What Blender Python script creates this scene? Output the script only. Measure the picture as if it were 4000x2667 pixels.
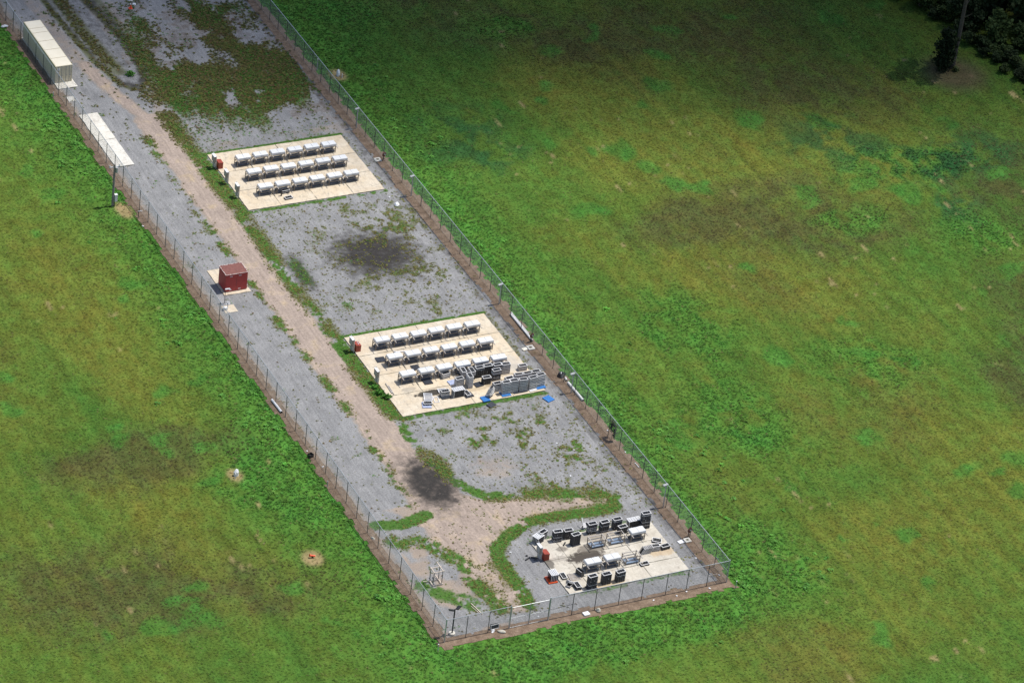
import bpy, math, random
import numpy as np
from mathutils import Vector, Matrix, Euler

# ------------------------------------------------------------------ scene, camera, light
for o in list(bpy.data.objects):
    bpy.data.objects.remove(o, do_unlink=True)
SC = bpy.context.scene
COL = SC.collection
random.seed(7)
RNG = np.random.default_rng(11)
R = math.radians

cam_d = bpy.data.cameras.new('camera')
cam_d.sensor_width = 36.0
cam_d.lens = 14888.88 / 4000.0 * 36.0
cam_d.clip_start = 1.0
cam_d.clip_end = 5000.0
cam = bpy.data.objects.new('camera', cam_d)
cam.location = (-165.6995, -297.1271, 264.1281)
cam.rotation_euler = (R(56.5592), R(-6.0807), R(-25.6993))
COL.objects.link(cam)
SC.camera = cam

SUN_EL = 68.5
SUN_AZ = 91.0          # degrees east of north (+Y), so the sun stands over +X
world = bpy.data.worlds.new('World')
SC.world = world
world.use_nodes = True
wn = world.node_tree.nodes
wl = world.node_tree.links
wn.clear()
sky = wn.new('ShaderNodeTexSky')
sky.sky_type = 'NISHITA'
sky.sun_disc = False
sky.sun_elevation = R(SUN_EL)
sky.sun_rotation = R(SUN_AZ)
sky.air_density = 1.0
sky.dust_density = 1.5
bg = wn.new('ShaderNodeBackground')
bg.inputs['Strength'].default_value = 0.125
wo = wn.new('ShaderNodeOutputWorld')
wl.new(sky.outputs[0], bg.inputs[0])
wl.new(bg.outputs[0], wo.inputs[0])

sun_d = bpy.data.lights.new('sun', 'SUN')
sun_d.energy = 4.1
sun_d.angle = R(0.5)
sun_d.color = (1.0, 0.965, 0.90)
sun = bpy.data.objects.new('sun', sun_d)
sdir = Vector((math.sin(R(SUN_AZ)) * math.cos(R(SUN_EL)), math.cos(R(SUN_AZ)) * math.cos(R(SUN_EL)), math.sin(R(SUN_EL))))
sun.rotation_euler = sdir.to_track_quat('Z', 'Y').to_euler()
sun.location = sdir * 500
COL.objects.link(sun)

SC.view_settings.view_transform = 'Standard'
SC.view_settings.look = 'None'
SC.view_settings.exposure = 0.05
SC.view_settings.gamma = 1.0
SC.cycles.max_bounces = 5
SC.cycles.diffuse_bounces = 3
SC.cycles.transparent_max_bounces = 8
SC.cycles.use_denoising = True

# ------------------------------------------------------------------ helpers
class MB:
    def __init__(s):
        s.v = []
        s.f = []

    def add(s, vs, fs):
        n = len(s.v)
        s.v += [tuple(p) for p in vs]
        s.f += [tuple(i + n for i in f) for f in fs]
        return s

    def box(s, c, d, rot=None):
        hx, hy, hz = d[0] / 2, d[1] / 2, d[2] / 2
        vs = [Vector((x, y, z)) for x in (-hx, hx) for y in (-hy, hy) for z in (-hz, hz)]
        if rot is not None:
            m = Euler(rot).to_matrix()
            vs = [m @ p for p in vs]
        c = Vector(c)
        return s.add([p + c for p in vs], [(0, 1, 3, 2), (4, 6, 7, 5), (0, 4, 5, 1), (2, 3, 7, 6), (0, 2, 6, 4), (1, 5, 7, 3)])

    def rng(s, x0, x1, y0, y1, z0, z1):
        return s.box(((x0 + x1) / 2, (y0 + y1) / 2, (z0 + z1) / 2), (x1 - x0, y1 - y0, z1 - z0))

    def tube(s, p0, p1, r0, r1=None, n=8, caps=True):
        p0 = Vector(p0)
        p1 = Vector(p1)
        r1 = r0 if r1 is None else r1
        q = (p1 - p0).to_track_quat('Z', 'Y').to_matrix()
        vs = []
        for p, r in ((p0, r0), (p1, r1)):
            for i in range(n):
                a = 2 * math.pi * i / n + math.pi / n
                vs.append(p + q @ Vector((r * math.cos(a), r * math.sin(a), 0)))
        fs = [(i, (i + 1) % n, n + (i + 1) % n, n + i) for i in range(n)]
        if caps:
            fs += [tuple(reversed(range(n))), tuple(range(n, 2 * n))]
        return s.add(vs, fs)

    def bar(s, p0, p1, w):
        return s.tube(p0, p1, w * 0.7071, n=4)

    def path(s, pts, r, n=6):
        for a, b in zip(pts, pts[1:]):
            s.tube(a, b, r, n=n)
        return s

    def torus(s, c, R_, r, axis='Y', nu=16, nv=6):
        vs = []
        for i in range(nu):
            a = 2 * math.pi * i / nu
            for j in range(nv):
                b = 2 * math.pi * j / nv
                x = (R_ + r * math.cos(b)) * math.cos(a)
                y = (R_ + r * math.cos(b)) * math.sin(a)
                z = r * math.sin(b)
                p = {'Z': (x, y, z), 'Y': (x, z, y), 'X': (z, x, y)}[axis]
                vs.append((c[0] + p[0], c[1] + p[1], c[2] + p[2]))
        fs = [(i * nv + j, ((i + 1) % nu) * nv + j, ((i + 1) % nu) * nv + (j + 1) % nv, i * nv + (j + 1) % nv) for i in range(nu) for j in range(nv)]
        return s.add(vs, fs)

    def data(s, name, mat, smooth=False):
        me = bpy.data.meshes.new(name)
        me.from_pydata(s.v, [], s.f)
        if mat:
            me.materials.append(mat)
        if smooth:
            me.polygons.foreach_set('use_smooth', [True] * len(me.polygons))
        me.update()
        return me

    def obj(s, name, mat, parent=None, loc=None, rotz=0.0, smooth=False, bevel=0.0):
        me = s.data(name, mat, smooth)
        o = bpy.data.objects.new(name, me)
        COL.objects.link(o)
        if parent is not None:
            o.parent = parent
        if loc is not None:
            o.location = loc
        o.rotation_euler[2] = rotz
        if bevel:
            b = o.modifiers.new('bevel', 'BEVEL')
            b.width = bevel
            b.segments = 2
        return o


def inst(name, me, parent=None, loc=(0, 0, 0), rot=(0, 0, 0), scale=None):
    o = bpy.data.objects.new(name, me)
    COL.objects.link(o)
    if parent is not None:
        o.parent = parent
    o.location = loc
    o.rotation_euler = rot
    if scale is not None:
        o.scale = scale if hasattr(scale, '__len__') else (scale,) * 3
    return o


def tag(o, label=None, cat=None, group=None, kind=None):
    if label:
        o['label'] = label
    if cat:
        o['category'] = cat
    if group:
        o['group'] = group
    if kind:
        o['kind'] = kind
    return o


def empty(name, loc=(0, 0, 0), rz=0.0, label=None, cat=None, group=None):
    o = bpy.data.objects.new(name, None)
    o.empty_display_size = 0.3
    COL.objects.link(o)
    o.location = loc
    o.rotation_euler[2] = rz
    return tag(o, label, cat, group)


def copy_tree(o, parent=None):
    c = o.copy()
    COL.objects.link(c)
    c.parent = parent
    for ch in list(o.children):
        copy_tree(ch, c)
    return c


# value noise in the plane
_perm = np.random.default_rng(5).random((256, 256))


def vnoise(x, y):
    x = np.asarray(x, float)
    y = np.asarray(y, float)
    xi = np.floor(x).astype(int)
    yi = np.floor(y).astype(int)
    fx = x - xi
    fy = y - yi
    fx = fx * fx * (3 - 2 * fx)
    fy = fy * fy * (3 - 2 * fy)
    a = _perm[xi & 255, yi & 255]
    b = _perm[(xi + 1) & 255, yi & 255]
    c = _perm[xi & 255, (yi + 1) & 255]
    d = _perm[(xi + 1) & 255, (yi + 1) & 255]
    return (a * (1 - fx) + b * fx) * (1 - fy) + (c * (1 - fx) + d * fx) * fy


def fbm(x, y, oct=4):
    s = 0
    a = 0.5
    t = 0
    for i in range(oct):
        s = s + a * vnoise(x * 2 ** i + 17.3 * i, y * 2 ** i + 5.1 * i)
        t += a
        a *= 0.55
    return s / t


def sstep(e0, e1, v):
    t = np.clip((v - e0) / (e1 - e0), 0, 1)
    return t * t * (3 - 2 * t)


def dist_line(x, y, pts):
    best = np.full(np.shape(x), 1e9)
    for (ax, ay), (bx, by) in zip(pts, pts[1:]):
        dx, dy = bx - ax, by - ay
        t = np.clip(((x - ax) * dx + (y - ay) * dy) / (dx * dx + dy * dy + 1e-9), 0, 1)
        best = np.minimum(best, np.hypot(x - ax - t * dx, y - ay - t * dy))
    return best


def sdist_poly(x, y, pts):
    d = dist_line(x, y, list(pts) + [pts[0]])
    inside = np.zeros(np.shape(x), bool)
    n = len(pts)
    for i in range(n):
        ax, ay = pts[i]
        bx, by = pts[(i + 1) % n]
        if ay == by:
            continue
        c = ((ay > y) != (by > y)) & (x < (bx - ax) * (y - ay) / (by - ay) + ax)
        inside ^= c
    return np.where(inside, d, -d)       # positive inside


def ell(x, y, cx, cy, rx, ry, soft=0.5):
    q = np.sqrt(((x - cx) / rx) ** 2 + ((y - cy) / ry) ** 2)
    return sstep(1 + soft, 1 - soft, q)


# ------------------------------------------------------------------ materials
def new_mat(name):
    m = bpy.data.materials.new(name)
    m.use_nodes = True
    nt = m.node_tree
    b = nt.nodes['Principled BSDF']
    return m, nt, b


def nd(nt, t, **kw):
    n = nt.nodes.new(t)
    for k, v in kw.items():
        setattr(n, k, v)
    return n


def setin(nt, sock, v):
    if isinstance(v, bpy.types.NodeSocket):
        nt.links.new(v, sock)
    else:
        sock.default_value = v


def noise_node(nt, vec, scale, detail=3.0, rough=0.6):
    n = nd(nt, 'ShaderNodeTexNoise')
    if vec is not None:
        nt.links.new(vec, n.inputs['Vector'])
    n.inputs['Scale'].default_value = scale
    n.inputs['Detail'].default_value = detail
    n.inputs['Roughness'].default_value = rough
    return n.outputs['Fac']


def ramp(nt, fac, stops):
    r = nd(nt, 'ShaderNodeValToRGB')
    nt.links.new(fac, r.inputs[0])
    e = r.color_ramp.elements
    while len(e) < len(stops):
        e.new(0.5)
    for i, (p, c) in enumerate(stops):
        e[i].position = p
        e[i].color = (c[0], c[1], c[2], 1) if hasattr(c, '__len__') else (c, c, c, 1)
    return r.outputs[0]


def mix(nt, fac, a, b, mode='MIX'):
    m = nd(nt, 'ShaderNodeMix', data_type='RGBA', blend_type=mode)
    setin(nt, m.inputs[0], fac)
    for s, v in ((m.inputs[6], a), (m.inputs[7], b)):
        if isinstance(v, bpy.types.NodeSocket):
            nt.links.new(v, s)
        else:
            s.default_value = (v[0], v[1], v[2], 1)
    return m.outputs[2]


def mth(nt, op, a, b=0.0, clamp=False):
    m = nd(nt, 'ShaderNodeMath', operation=op, use_clamp=clamp)
    setin(nt, m.inputs[0], a)
    setin(nt, m.inputs[1], b)
    return m.outputs[0]


def bump(nt, b, h, strength, dist):
    n = nd(nt, 'ShaderNodeBump')
    n.inputs['Strength'].default_value = strength
    n.inputs['Distance'].default_value = dist
    nt.links.new(h, n.inputs['Height'])
    nt.links.new(n.outputs[0], b.inputs['Normal'])


def attr(nt, name, kind='GEOMETRY'):
    a = nd(nt, 'ShaderNodeAttribute', attribute_name=name, attribute_type=kind)
    return a


def worn(name, c, c2, scale=3.0, rough=0.6, metal=0.0, bmp=0.0, dirt=None, dirt_at=(0.62, 0.75), dscale=None, rand=0.0):
    """A two-tone weathered surface with optional dirt blotches."""
    m, nt, b = new_mat(name)
    tc = nd(nt, 'ShaderNodeTexCoord')
    oi = nd(nt, 'ShaderNodeObjectInfo')
    add = nd(nt, 'ShaderNodeVectorMath', operation='ADD')
    nt.links.new(tc.outputs['Object'], add.inputs[0])
    sc = nd(nt, 'ShaderNodeVectorMath', operation='SCALE')
    nt.links.new(oi.outputs['Location'], sc.inputs[0])
    sc.inputs['Scale'].default_value = 1.37
    nt.links.new(sc.outputs[0], add.inputs[1])
    v = add.outputs[0]
    n1 = noise_node(nt, v, scale, 4)
    col = ramp(nt, n1, [(0.3, c), (0.7, c2)])
    if dirt is not None:
        n2 = noise_node(nt, v, dscale or scale * 0.6, 5, 0.7)
        f = ramp(nt, n2, [(dirt_at[0], 0.0), (dirt_at[1], 1.0)])
        col = mix(nt, f, col, dirt)
    if rand:
        k = mth(nt, 'MULTIPLY_ADD', oi.outputs['Random'], rand)
        k.node.inputs[2].default_value = 1 - rand / 2
        kc = nd(nt, 'ShaderNodeCombineColor')
        for i in range(3):
            nt.links.new(k, kc.inputs[i])
        col = mix(nt, 1.0, col, kc.outputs[0], 'MULTIPLY')
    nt.links.new(col, b.inputs['Base Color'])
    b.inputs['Roughness'].default_value = rough
    b.inputs['Metallic'].default_value = metal
    if bmp:
        bump(nt, b, n1, 0.5, bmp)
    return m


def mat_field():
    m, nt, b = new_mat('field_soil_and_grass')
    g = nd(nt, 'ShaderNodeNewGeometry')
    p = g.outputs['Position']
    base = attr(nt, 'tone').outputs['Color']
    n1 = noise_node(nt, p, 3.4, 5, 0.75)
    n2 = noise_node(nt, p, 0.45, 4, 0.6)
    k = ramp(nt, n1, [(0.25, 0.62), (0.75, 1.36)])
    mps = nd(nt, 'ShaderNodeMapping')
    nt.links.new(p, mps.inputs[0])
    mps.inputs['Scale'].default_value = (1.0, 0.16, 1.0)
    n5 = noise_node(nt, mps.outputs[0], 3.5, 5, 0.7)
    col = mix(nt, 1.0, base, k, 'MULTIPLY')
    col = mix(nt, 1.0, col, ramp(nt, n5, [(0.3, 0.86), (0.7, 1.14)]), 'MULTIPLY')
    k2 = ramp(nt, n2, [(0.3, (0.8, 0.85, 0.75)), (0.7, (1.15, 1.1, 1.1))])
    col = mix(nt, 1.0, col, k2, 'MULTIPLY')
    nt.links.new(col, b.inputs['Base Color'])
    b.inputs['Roughness'].default_value = 0.95
    b.inputs['Specular IOR Level'].default_value = 0.1
    bump(nt, b, n1, 0.8, 0.12)
    return m


def mat_soil():
    m, nt, b = new_mat('bare_soil')
    g = nd(nt, 'ShaderNodeNewGeometry')
    p = g.outputs['Position']
    n1 = noise_node(nt, p, 1.2, 6, 0.7)
    n2 = noise_node(nt, p, 7.0, 3, 0.7)
    col = ramp(nt, n1, [(0.25, (0.105, 0.072, 0.050)), (0.5, (0.21, 0.15, 0.105)), (0.75, (0.32, 0.24, 0.175))])
    col = mix(nt, 1.0, col, ramp(nt, n2, [(0.3, 0.72), (0.7, 1.2)]), 'MULTIPLY')
    nt.links.new(col, b.inputs['Base Color'])
    b.inputs['Roughness'].default_value = 0.95
    b.inputs['Specular IOR Level'].default_value = 0.15
    bump(nt, b, n2, 0.7, 0.05)
    return m


def mat_yard(name, stops, grain, gc=0.45, rc=0.08):
    """Crushed stone or packed dirt; attributes carry where soil, mud and moss lie."""
    m, nt, b = new_mat(name)
    g = nd(nt, 'ShaderNodeNewGeometry')
    p = g.outputs['Position']
    mp = nd(nt, 'ShaderNodeMapping')
    nt.links.new(p, mp.inputs[0])
    mp.inputs['Scale'].default_value = (1.0, 0.10, 1.0)
    n0 = noise_node(nt, p, 0.35, 4, 0.6)
    n1 = noise_node(nt, p, grain, 3, 0.8)
    n3 = noise_node(nt, p, 3.2, 4, 0.7)
    rut = noise_node(nt, mp.outputs[0], 2.6, 3, 0.6)
    col = ramp(nt, n0, stops)
    col = mix(nt, 1.0, col, ramp(nt, n1, [(0.28, 1 - gc), (0.72, 1 + gc * 0.9)]), 'MULTIPLY')
    col = mix(nt, 1.0, col, ramp(nt, rut, [(0.3, 1 - rc), (0.6, 1 + rc * 0.6)]), 'MULTIPLY')
    mk = attr(nt, 'mask')
    sep = nd(nt, 'ShaderNodeSeparateColor')
    nt.links.new(mk.outputs['Color'], sep.inputs[0])

    nb = noise_node(nt, p, 0.8, 7, 0.72)

    def soft(s, lo, hi, amp=6.5):
        gate = mth(nt, 'MULTIPLY', s, mth(nt, 'SUBTRACT', 1.0, s))
        a = mth(nt, 'ADD', s, mth(nt, 'MULTIPLY', mth(nt, 'MULTIPLY', mth(nt, 'SUBTRACT', nb, 0.5), amp), gate))
        return ramp(nt, a, [(lo, 0.0), (hi, 1.0)])
    dirt = ramp(nt, n0, [(0.3, (0.27, 0.222, 0.190)), (0.7, (0.34, 0.275, 0.215))])
    col = mix(nt, soft(sep.outputs[0], 0.2, 0.8), col, mix(nt, 1.0, dirt, ramp(nt, n1, [(0.28, 0.75), (0.72, 1.2)]), 'MULTIPLY'))
    moss = ramp(nt, n3, [(0.3, (0.07, 0.085, 0.022)), (0.7, (0.13, 0.13, 0.045))])
    col = mix(nt, soft(sep.outputs[2], 0.15, 1.0, 3.0), col, moss)
    turf = ramp(nt, n3, [(0.3, (0.045, 0.105, 0.018)), (0.7, (0.085, 0.165, 0.032))])
    col = mix(nt, soft(mk.outputs['Alpha'], 0.22, 0.75), col, turf)
    mud = ramp(nt, n3, [(0.3, (0.018, 0.015, 0.013)), (0.7, (0.042, 0.036, 0.030))])
    fm = mth(nt, 'MULTIPLY', soft(sep.outputs[1], 0.12, 1.05, 9.0), ramp(nt, nb, [(0.28, 0.72), (0.5, 1.0)]))
    col = mix(nt, fm, col, mud)
    nt.links.new(col, b.inputs['Base Color'])
    nt.links.new(ramp(nt, fm, [(0.0, 0.95), (1.0, 0.6)]), b.inputs['Roughness'])
    b.inputs['Specular IOR Level'].default_value = 0.25
    h = mth(nt, 'ADD', mth(nt, 'MULTIPLY', n1, 0.35), rut)
    bump(nt, b, h, 0.6, 0.05)
    return m


def mat_concrete(name, c1, c2, stains=()):
    m, nt, b = new_mat(name)
    g = nd(nt, 'ShaderNodeNewGeometry')
    p = g.outputs['Position']
    n1 = noise_node(nt, p, 0.5, 5, 0.65)
    n2 = noise_node(nt, p, 5.0, 4, 0.75)
    n3 = noise_node(nt, p, 1.6, 5, 0.7)
    oi = nd(nt, 'ShaderNodeObjectInfo')
    col = ramp(nt, n1, [(0.3, c1), (0.7, c2)])
    col = mix(nt, 1.0, col, ramp(nt, n2, [(0.3, 0.88), (0.7, 1.06)]), 'MULTIPLY')
    col = mix(nt, 1.0, col, ramp(nt, oi.outputs['Random'], [(0.0, (0.90, 0.91, 0.94)), (1.0, (1.03, 1.01, 0.98))]), 'MULTIPLY')
    col = mix(nt, ramp(nt, n3, [(0.52, 0.0), (0.76, 0.72)]), col, (0.30, 0.26, 0.21))
    mpd = nd(nt, 'ShaderNodeMapping')
    nt.links.new(p, mpd.inputs[0])
    mpd.inputs['Scale'].default_value = (1.6, 0.35, 1.0)
    nd2 = noise_node(nt, mpd.outputs[0], 1.0, 6, 0.75)
    col = mix(nt, ramp(nt, nd2, [(0.53, 0.0), (0.70, 0.62)]), col, (0.36, 0.32, 0.27))
    crack = nd(nt, 'ShaderNodeTexVoronoi', feature='DISTANCE_TO_EDGE')
    warp = nd(nt, 'ShaderNodeVectorMath', operation='ADD')
    nt.links.new(p, warp.inputs[0])
    cn = nd(nt, 'ShaderNodeTexNoise')
    nt.links.new(p, cn.inputs['Vector'])
    cn.inputs['Scale'].default_value = 0.9
    nt.links.new(cn.outputs['Color'], warp.inputs[1])
    nt.links.new(warp.outputs[0], crack.inputs['Vector'])
    crack.inputs['Scale'].default_value = 0.33
    cf = mth(nt, 'MULTIPLY', ramp(nt, crack.outputs['Distance'], [(0.0, 1.0), (0.012, 0.0)]), ramp(nt, n1, [(0.45, 0.0), (0.6, 0.7)]))
    col = mix(nt, cf, col, (0.16, 0.14, 0.11))
    for (sx, sy, rx, ry, amt, sc) in stains:
        off = nd(nt, 'ShaderNodeVectorMath', operation='SUBTRACT')
        nt.links.new(p, off.inputs[0])
        off.inputs[1].default_value = (sx, sy, 0.15)
        dv = nd(nt, 'ShaderNodeVectorMath', operation='MULTIPLY')
        nt.links.new(off.outputs[0], dv.inputs[0])
        dv.inputs[1].default_value = (1 / rx, 1 / ry, 0)
        ln = nd(nt, 'ShaderNodeVectorMath', operation='LENGTH')
        nt.links.new(dv.outputs[0], ln.inputs[0])
        d = mth(nt, 'ADD', ln.outputs['Value'], mth(nt, 'MULTIPLY', mth(nt, 'SUBTRACT', n3, 0.5), 1.6))
        col = mix(nt, ramp(nt, d, [(0.75, amt), (1.0, 0.0)]), col, sc)
    nt.links.new(col, b.inputs['Base Color'])
    b.inputs['Roughness'].default_value = 0.9
    b.inputs['Specular IOR Level'].default_value = 0.2
    bump(nt, b, n2, 0.3, 0.01)
    return m


def mat_leaf(name, kind='INSTANCER', c=None, c2=None, trans=0.22):
    m, nt, b = new_mat(name)
    if c is None:
        col = attr(nt, 'tone', kind).outputs['Color']
    else:
        oi = nd(nt, 'ShaderNodeObjectInfo')
        g = nd(nt, 'ShaderNodeNewGeometry')
        n1 = noise_node(nt, g.outputs['Position'], 0.8, 4, 0.7)
        col = ramp(nt, n1, [(0.3, c), (0.7, c2)])
        col = mix(nt, 1.0, col, ramp(nt, oi.outputs['Random'], [(0.0, 0.7), (1.0, 1.3)]), 'MULTIPLY')
    nt.links.new(col, b.inputs['Base Color'])
    b.inputs['Roughness'].default_value = 0.75
    b.inputs['Specular IOR Level'].default_value = 0.2
    if c is None:
        # a dense sward: blade normals lean towards the turf's own upward normal
        gg = nd(nt, 'ShaderNodeNewGeometry')
        vm = nd(nt, 'ShaderNodeMix', data_type='VECTOR')
        vm.inputs[0].default_value = 0.75
        nt.links.new(gg.outputs['Normal'], vm.inputs[4])
        vm.inputs[5].default_value = (0, 0, 1)
        vn_ = nd(nt, 'ShaderNodeVectorMath', operation='NORMALIZE')
        nt.links.new(vm.outputs[1], vn_.inputs[0])
        nt.links.new(vn_.outputs[0], b.inputs['Normal'])
    t = nd(nt, 'ShaderNodeBsdfTranslucent')
    nt.links.new(col, t.inputs['Color'])
    ms = nd(nt, 'ShaderNodeMixShader')
    ms.inputs[0].default_value = trans
    out = nt.nodes['Material Output']
    nt.links.new(b.outputs[0], ms.inputs[1])
    nt.links.new(t.outputs[0], ms.inputs[2])
    nt.links.new(ms.outputs[0], out.inputs[0])
    return m


M_FIELD = mat_field()
M_SOIL = mat_soil()
M_GRAVEL = mat_yard('crushed_stone', [(0.3, (0.196, 0.195, 0.196)), (0.7, (0.276, 0.273, 0.272))], 5.5, 0.38, 0.15)
M_DIRT = mat_yard('packed_dirt', [(0.3, (0.295, 0.236, 0.198)), (0.55, (0.350, 0.280, 0.232)), (0.74, (0.42, 0.325, 0.212))], 3.0, 0.25, 0.16)
M_CONC = mat_concrete('cream_concrete', (0.60, 0.49, 0.345), (0.71, 0.63, 0.50),
                      [(16.6, 98.6, 1.0, 0.9, 0.5, (0.25, 0.23, 0.2)), (16.9, 46.95, 1.1, 0.5, 0.45, (0.25, 0.23, 0.2)), (19.2, 45.45, 2.3, 0.75, 0.97, (0.05, 0.045, 0.038)),
                       (31.9, 47.7, 0.8, 0.6, 0.5, (0.2, 0.19, 0.18)), (28.7, 44.9, 2.4, 0.8, 0.6, (0.22, 0.15, 0.08)), (24.0, 44.6, 3.5, 0.4, 0.4, (0.3, 0.22, 0.12)),
                       (31.2, 48.4, 2.4, 2.2, 0.55, (0.50, 0.47, 0.42))])
M_CONC3 = mat_concrete('stained_concrete', (0.50, 0.46, 0.385), (0.64, 0.60, 0.52),
                       [(22.6, 9.4, 2.6, 1.15, 0.97, (0.07, 0.058, 0.048)), (20.6, 11.5, 0.8, 0.6, 0.7, (0.15, 0.13, 0.11)), (24.0, 10.6, 2.2, 0.9, 0.75, (0.13, 0.11, 0.09)),
                        (19.3, 9.9, 1.6, 0.5, 0.5, (0.25, 0.22, 0.19)), (17.9, 9.5, 0.6, 1.1, 0.8, (0.1, 0.09, 0.08)), (31.8, 7.4, 1.8, 0.8, 0.5, (0.45, 0.30, 0.14)),
                        (22.3, 3.9, 3.2, 0.6, 0.6, (0.42, 0.29, 0.13)), (25.5, 12.7, 3.0, 1.0, 0.6, (0.2, 0.17, 0.14))])
M_CONC2 = mat_concrete('pale_concrete', (0.66, 0.63, 0.56), (0.76, 0.73, 0.65))
M_JOINT = worn('joint_filler', (0.10, 0.09, 0.07), (0.16, 0.15, 0.10), 2.0, 0.9)
M_HOOD = worn('white_hood_paint', (0.62, 0.63, 0.64), (0.70, 0.70, 0.70), 2.0, 0.5, dirt=(0.44, 0.43, 0.40), dirt_at=(0.60, 0.8), rand=0.14)
M_STEEL = worn('weathered_steel', (0.15, 0.13, 0.11), (0.25, 0.22, 0.19), 4.0, 0.55, 0.35, dirt=(0.16, 0.10, 0.06), rand=0.2)
M_BEAM = worn('pale_beam', (0.42, 0.37, 0.33), (0.58, 0.54, 0.50), 3.0, 0.55, 0.2)
M_TRAY = worn('dark_tray', (0.035, 0.045, 0.06), (0.07, 0.085, 0.11), 3.0, 0.35, dirt=(0.20, 0.23, 0.27), dirt_at=(0.6, 0.72))  # darker tray for hooded racks, the hood's shade put into its colour
M_TRAYB = worn('blue_grey_tray', (0.16, 0.22, 0.31), (0.26, 0.33, 0.43), 3.0, 0.35, dirt=(0.08, 0.08, 0.09), dirt_at=(0.55, 0.7))
M_DARK = worn('handle_grey', (0.22, 0.22, 0.23), (0.32, 0.32, 0.33), 4.0, 0.5)
M_GALV = worn('galvanised_steel', (0.42, 0.44, 0.46), (0.56, 0.58, 0.60), 3.0, 0.42, 0.55, rand=0.15)
M_POST = worn('fence_post_grey', (0.05, 0.052, 0.056), (0.10, 0.102, 0.108), 3.0, 0.5, 0.4)
M_WIRE = worn('fence_wire', (0.17, 0.19, 0.19), (0.24, 0.265, 0.265), 3.0, 0.6, 0.0)
M_BLACK = worn('black_plastic_tube', (0.012, 0.013, 0.016), (0.03, 0.032, 0.038), 5.0, 0.35, rand=0.3)
M_CAPW = worn('tube_end_cap', (0.5, 0.5, 0.5), (0.65, 0.65, 0.65), 5.0, 0.5)
M_CRATE = worn('grey_crate_plastic', (0.46, 0.445, 0.43), (0.62, 0.60, 0.58), 4.0, 0.65, dirt=(0.28, 0.26, 0.24), dirt_at=(0.55, 0.75), rand=0.35)
M_RIM = worn('pale_crate_rim', (0.70, 0.68, 0.66), (0.80, 0.79, 0.78), 4.0, 0.6, dirt=(0.45, 0.42, 0.4), rand=0.15)
M_BCRATE = worn('dark_crate_plastic', (0.030, 0.031, 0.035), (0.075, 0.077, 0.082), 4.0, 0.6, rand=0.35)
M_WHITEP = worn('white_plastic', (0.68, 0.68, 0.70), (0.80, 0.80, 0.80), 3.0, 0.5, dirt=(0.45, 0.43, 0.4), dirt_at=(0.66, 0.8))
M_PBLACK = worn('black_pallet', (0.022, 0.026, 0.035), (0.05, 0.055, 0.07), 3.0, 0.45, dirt=(0.13, 0.14, 0.17), dirt_at=(0.6, 0.75))
M_PBLUE = worn('blue_pallet', (0.02, 0.14, 0.42), (0.05, 0.22, 0.55), 3.0, 0.5, dirt=(0.16, 0.26, 0.42), dirt_at=(0.62, 0.8))
M_PPALE = worn('faded_blue_pallet', (0.36, 0.42, 0.62), (0.50, 0.55, 0.70), 3.0, 0.5)
M_ORANGE = worn('orange_pallet', (0.62, 0.07, 0.015), (0.75, 0.11, 0.02), 3.0, 0.5)
M_RED = worn('red_paint', (0.36, 0.034, 0.032), (0.44, 0.046, 0.042), 2.0, 0.55, dirt=(0.27, 0.04, 0.035), dirt_at=(0.6, 0.8))
M_RUST = worn('rusted_roof', (0.15, 0.055, 0.045), (0.22, 0.085, 0.07), 2.5, 0.8, dirt=(0.27, 0.13, 0.11), dirt_at=(0.58, 0.75))
M_REDB = worn('red_chest_paint', (0.25, 0.035, 0.018), (0.34, 0.055, 0.028), 2.0, 0.5)
M_CHIP = worn('chipped_edge', (0.55, 0.45, 0.42), (0.7, 0.62, 0.58), 9.0, 0.7, dirt=(0.2, 0.06, 0.05), dirt_at=(0.48, 0.55))
M_TAN = worn('tan_container_paint', (0.58, 0.51, 0.36), (0.65, 0.58, 0.42), 1.2, 0.55, dirt=(0.37, 0.31, 0.2), dirt_at=(0.62, 0.85))
M_TANR = worn('tan_container_roof', (0.74, 0.67, 0.52), (0.80, 0.735, 0.59), 0.8, 0.6, dirt=(0.55, 0.46, 0.31), dirt_at=(0.62, 0.85))
M_SEAM = worn('roof_seam', (0.36, 0.30, 0.2), (0.44, 0.37, 0.25), 2.0, 0.7)
M_PIPE = worn('white_pvc', (0.72, 0.71, 0.72), (0.80, 0.79, 0.79), 2.0, 0.4, dirt=(0.6, 0.55, 0.5), dirt_at=(0.65, 0.85))
M_WOOD = worn('raw_lumber', (0.52, 0.43, 0.35), (0.66, 0.57, 0.48), 3.0, 0.8)
M_POLE = worn('pole_wood', (0.20, 0.18, 0.165), (0.29, 0.265, 0.24), 3.0, 0.85)
M_LAMP = worn('black_lamp', (0.015, 0.015, 0.016), (0.035, 0.035, 0.036), 3.0, 0.45)
M_CABG = worn('grey_cabinet', (0.36, 0.37, 0.37), (0.47, 0.475, 0.47), 3.0, 0.45, 0.2)
M_CABB = worn('brownish_panel', (0.24, 0.21, 0.17), (0.32, 0.28, 0.23), 3.0, 0.6)
M_ROCK = worn('pale_rock', (0.42, 0.38, 0.30), (0.58, 0.55, 0.48), 5.0, 0.9, bmp=0.05)
M_CONE = worn('cone_orange', (0.75, 0.07, 0.02), (0.85, 0.10, 0.03), 3.0, 0.5)
M_REEL = worn('rust_reel', (0.10, 0.035, 0.025), (0.16, 0.06, 0.04), 4.0, 0.7)
M_BARK = worn('bark', (0.045, 0.036, 0.028), (0.085, 0.07, 0.055), 3.0, 0.95, bmp=0.05)
M_GRASS = mat_leaf('grass_blades')
M_LEAFD = mat_leaf('dark_foliage', c=(0.010, 0.022, 0.006), c2=(0.024, 0.042, 0.012), trans=0.12)
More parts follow.
